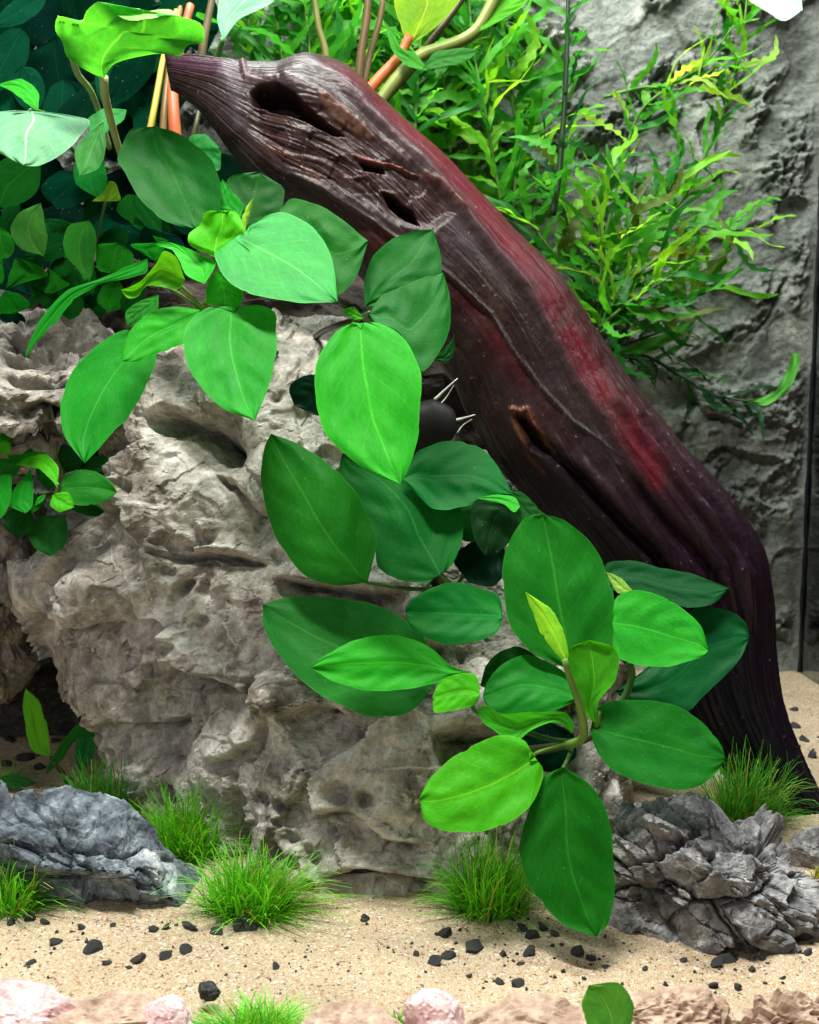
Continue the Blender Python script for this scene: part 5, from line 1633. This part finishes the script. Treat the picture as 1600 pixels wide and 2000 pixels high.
PEB = [pebble_mesh(500 + k) for k in range(7)]
pebbles = [(110, 1842, 32), (180, 1862, 32), (62, 1885, 28), (208, 1886, 20), (268, 1876, 32), (325, 1868, 30), (362, 1859, 28), (300, 1818, 20),
           (325, 1814, 26), (371, 1810, 30), (425, 1818, 28), (460, 1790, 18), (712, 1794, 30), (540, 1884, 22),
           (22, 1802, 36), (57, 1795, 32), (88, 1802, 20), (160, 1815, 20), (219, 1812, 18), (250, 1893, 22), (869, 1823, 34), (890, 1841, 16),
           (875, 1867, 26), (848, 1880, 26), (814, 1865, 20), (982, 1859, 26), (1032, 1860, 28), (1018, 1876, 22), (916, 1900, 15),
           (1040, 1830, 32), (1060, 1812, 30), (1085, 1824, 28), (1100, 1894, 14), (1130, 1855, 28), (1155, 1866, 30), (1185, 1882, 18), (1098, 1842, 13),
           (1261, 1887, 14), (1335, 1870, 22), (1470, 1892, 22), (1490, 1873, 18), (1578, 1865, 26), (1560, 1835, 34), (1400, 1880, 34), (1425, 1872, 30),
           (1550, 1388, 20), (1552, 1420, 24), (1572, 1447, 20), (1588, 1480, 30), (20, 1450, 30), (50, 1480, 32), (80, 1500, 26), (15, 1492, 32),
           (100, 1548, 22), (122, 1556, 26), (60, 1440, 20), (110, 1450, 20), (1000, 1796, 22), (1020, 1815, 24), (985, 1790, 20), (1530, 1912, 20),
           (1010, 1920, 26), (975, 1915, 24), (1440, 1930, 26), (1395, 1925, 26), (1300, 1920, 18), (660, 1880, 9), (600, 1850, 9), (760, 1850, 10), (500, 1860, 10)]
special = {(928, 1851, 44): 'largest black gravel piece on the open sand right of centre',
           (478, 1808, 42): 'tall dark grey gravel piece at the foot of the spreading grass tuft'}
allp = [(p, None) for p in pebbles] + list(special.items())
rr = np.random.default_rng(44)
for (p, lab) in allp:
    c = on_sand(p[0], p[1])
    d = to_px(c[None])[2][0]
    s = 0.5 * p[2] * d / FPX
    o = bpy.data.objects.new('gravel_pebble', PEB[rr.integers(len(PEB))])
    COL.objects.link(o)
    zz = float(sand_h(np.array([c[0]]), np.array([c[1]]))[0])
    o.location = (c[0], c[1], zz + (-0.15 + 0.45 * rr.random()) * s)
    s *= 0.72 + 0.5 * rr.random()
    o.scale = (s * (0.8 + 0.5 * rr.random()), s * (0.8 + 0.5 * rr.random()), s * (0.6 + 0.5 * rr.random()))
    o.rotation_euler = (0.5 * rr.normal(), 0.5 * rr.normal(), 6.28 * rr.random())
    if lab is None:
        x, y = p[0], p[1]
        if y < 1600: lab = ('black gravel piece on the sand behind the blue-grey rock' if x < 400 else 'black gravel piece on the strip of sand right of the driftwood')
        elif y >= 1910: lab = 'black gravel piece among the rocks along the bottom edge'
        elif x < 480: lab = ('black gravel piece close under the blue-grey rock' if y < 1830 else 'black gravel piece on the open sand in front of the blue-grey rock')
        elif x < 800: lab = 'lone black gravel piece on the open sand near the centre'
        elif x < 1110: lab = ('black gravel piece in the heap beside the long drooping leaf tip' if y < 1845 and x > 960 else 'black gravel piece on the sand below the right-hand grass tuft')
        else: lab = 'black gravel piece along the foot of the grey wrinkled rock'
    tag(o, lab, 'pebble', 'black gravel scattered over the sand')


# fine dark crumbs between the larger pieces, drifted around them
def gravel_crumbs():
    r = np.random.default_rng(91)
    V0, F0 = ICO[2]
    Vs = []; Fs = []; nb = 0
    src = np.array([(p[0], p[1]) for p in pebbles], float)
    for i in range(420):
        q = src[r.integers(len(src))] + r.normal(size=2) * np.array([34, 13]) if r.random() < 0.75 else np.array([r.random() * 1600, 1780 + 160 * r.random()])
        if q[1] > 1990 or q[1] < 1380: continue
        c = on_sand(q[0], q[1])
        d = to_px(c[None])[2][0]
        sz = (1.2 + 4.5 * r.random() ** 2.5) * d / FPX
        z = float(sand_h(np.array([c[0]]), np.array([c[1]]))[0])
        n = r.normal(size=(6, 3)); n /= np.linalg.norm(n, axis=1)[:, None]
        V = V0.copy()
        for k in n:
            e = V @ k - 0.5
            V -= np.where(e > 0, e, 0)[:, None] * k
        V = V * sz * (0.7 + 0.6 * r.random(3)) + np.array([c[0], c[1], z + 0.2 * sz])
        Vs.append(V); Fs.append(F0 + nb); nb += len(V)
    ob = link('gravel_crumbs', mk_mesh('gravel_crumbs', np.vstack(Vs), np.vstack(Fs), False), GRAVEL)
    tag(ob, 'fine dark gravel crumbs strewn over the pale sand', 'gravel', kind='stuff')


gravel_crumbs()


# ------------------------------------------------------------------ dark fish hiding between leaf and driftwood
def build_fish():
    dfi = 0.672
    root = thing('fish', W(840, 815, dfi), 'small black fish with white-edged fins hiding between bright leaf and driftwood', 'fish')
    o = np.array(root.location)
    n = 26
    s = np.linspace(0, 1, n)
    cx = 735 + (893 - 735) * s
    yt = np.interp(cx, [735, 760, 800, 845, 868, 884, 891, 893], [838, 815, 790, 779, 787, 797, 808, 818])
    yb = np.interp(cx, [735, 760, 800, 845, 868, 884, 891, 893], [846, 868, 885, 882, 872, 858, 846, 836])
    cy = (yt + yb) / 2; hh = (yb - yt) / 2
    th = np.linspace(0, 2 * math.pi, 18, endpoint=False)
    V = W(cx[:, None] + 0 * th[None], cy[:, None] - hh[:, None] * np.cos(th)[None], dfi + 0.6 * (hh * dfi / FPX)[:, None] * np.sin(th)[None]).reshape(-1, 3) - o
    F = grid_faces(18, n, True).tolist() + [list(range(17, -1, -1)), list(range((n - 1) * 18, n * 18))]
    link('body', mk_mesh('body', V, F), FISHM, parent=root)

    def fin(poly, name):
        P = np.array(poly, float)
        a = W(P[:, 0], P[:, 1], dfi - 0.0006) - o; b = W(P[:, 0], P[:, 1], dfi + 0.0006) - o
        k = len(P)
        F = [list(range(k)), list(range(2 * k - 1, k - 1, -1))] + [[i, k + i, k + (i + 1) % k, (i + 1) % k] for i in range(k)]
        return link(name, mk_mesh(name, np.vstack([a, b]), F, False), FINBLACK, parent=root)

    def ray(par, pts, rp):
        P = spline([(x, y, dfi - 0.001) for x, y in pts], 10)
        link('fin_ray', tube_mesh('fin_ray', W(P[:, 0], P[:, 1], P[:, 2]) - o, rp * dfi / FPX * np.linspace(1, .25, 10), 7), FINWHITE, parent=par)
    f1 = fin([(846, 786), (850, 776), (875, 756), (894, 739), (886, 755), (872, 776), (863, 792)], 'dorsal_fin')
    ray(f1, [(849, 781), (872, 759), (894, 739)], 3.4)
    ray(f1, [(861, 789), (872, 776), (887, 752)], 1.8)
    f2 = fin([(886, 824), (905, 817), (928, 810), (920, 820), (902, 832), (894, 850), (888, 846)], 'tail_fin')
    ray(f2, [(886, 822), (908, 816), (928, 810)], 3.4)
    ray(f2, [(893, 846), (905, 830), (922, 819)], 1.8)


build_fish()
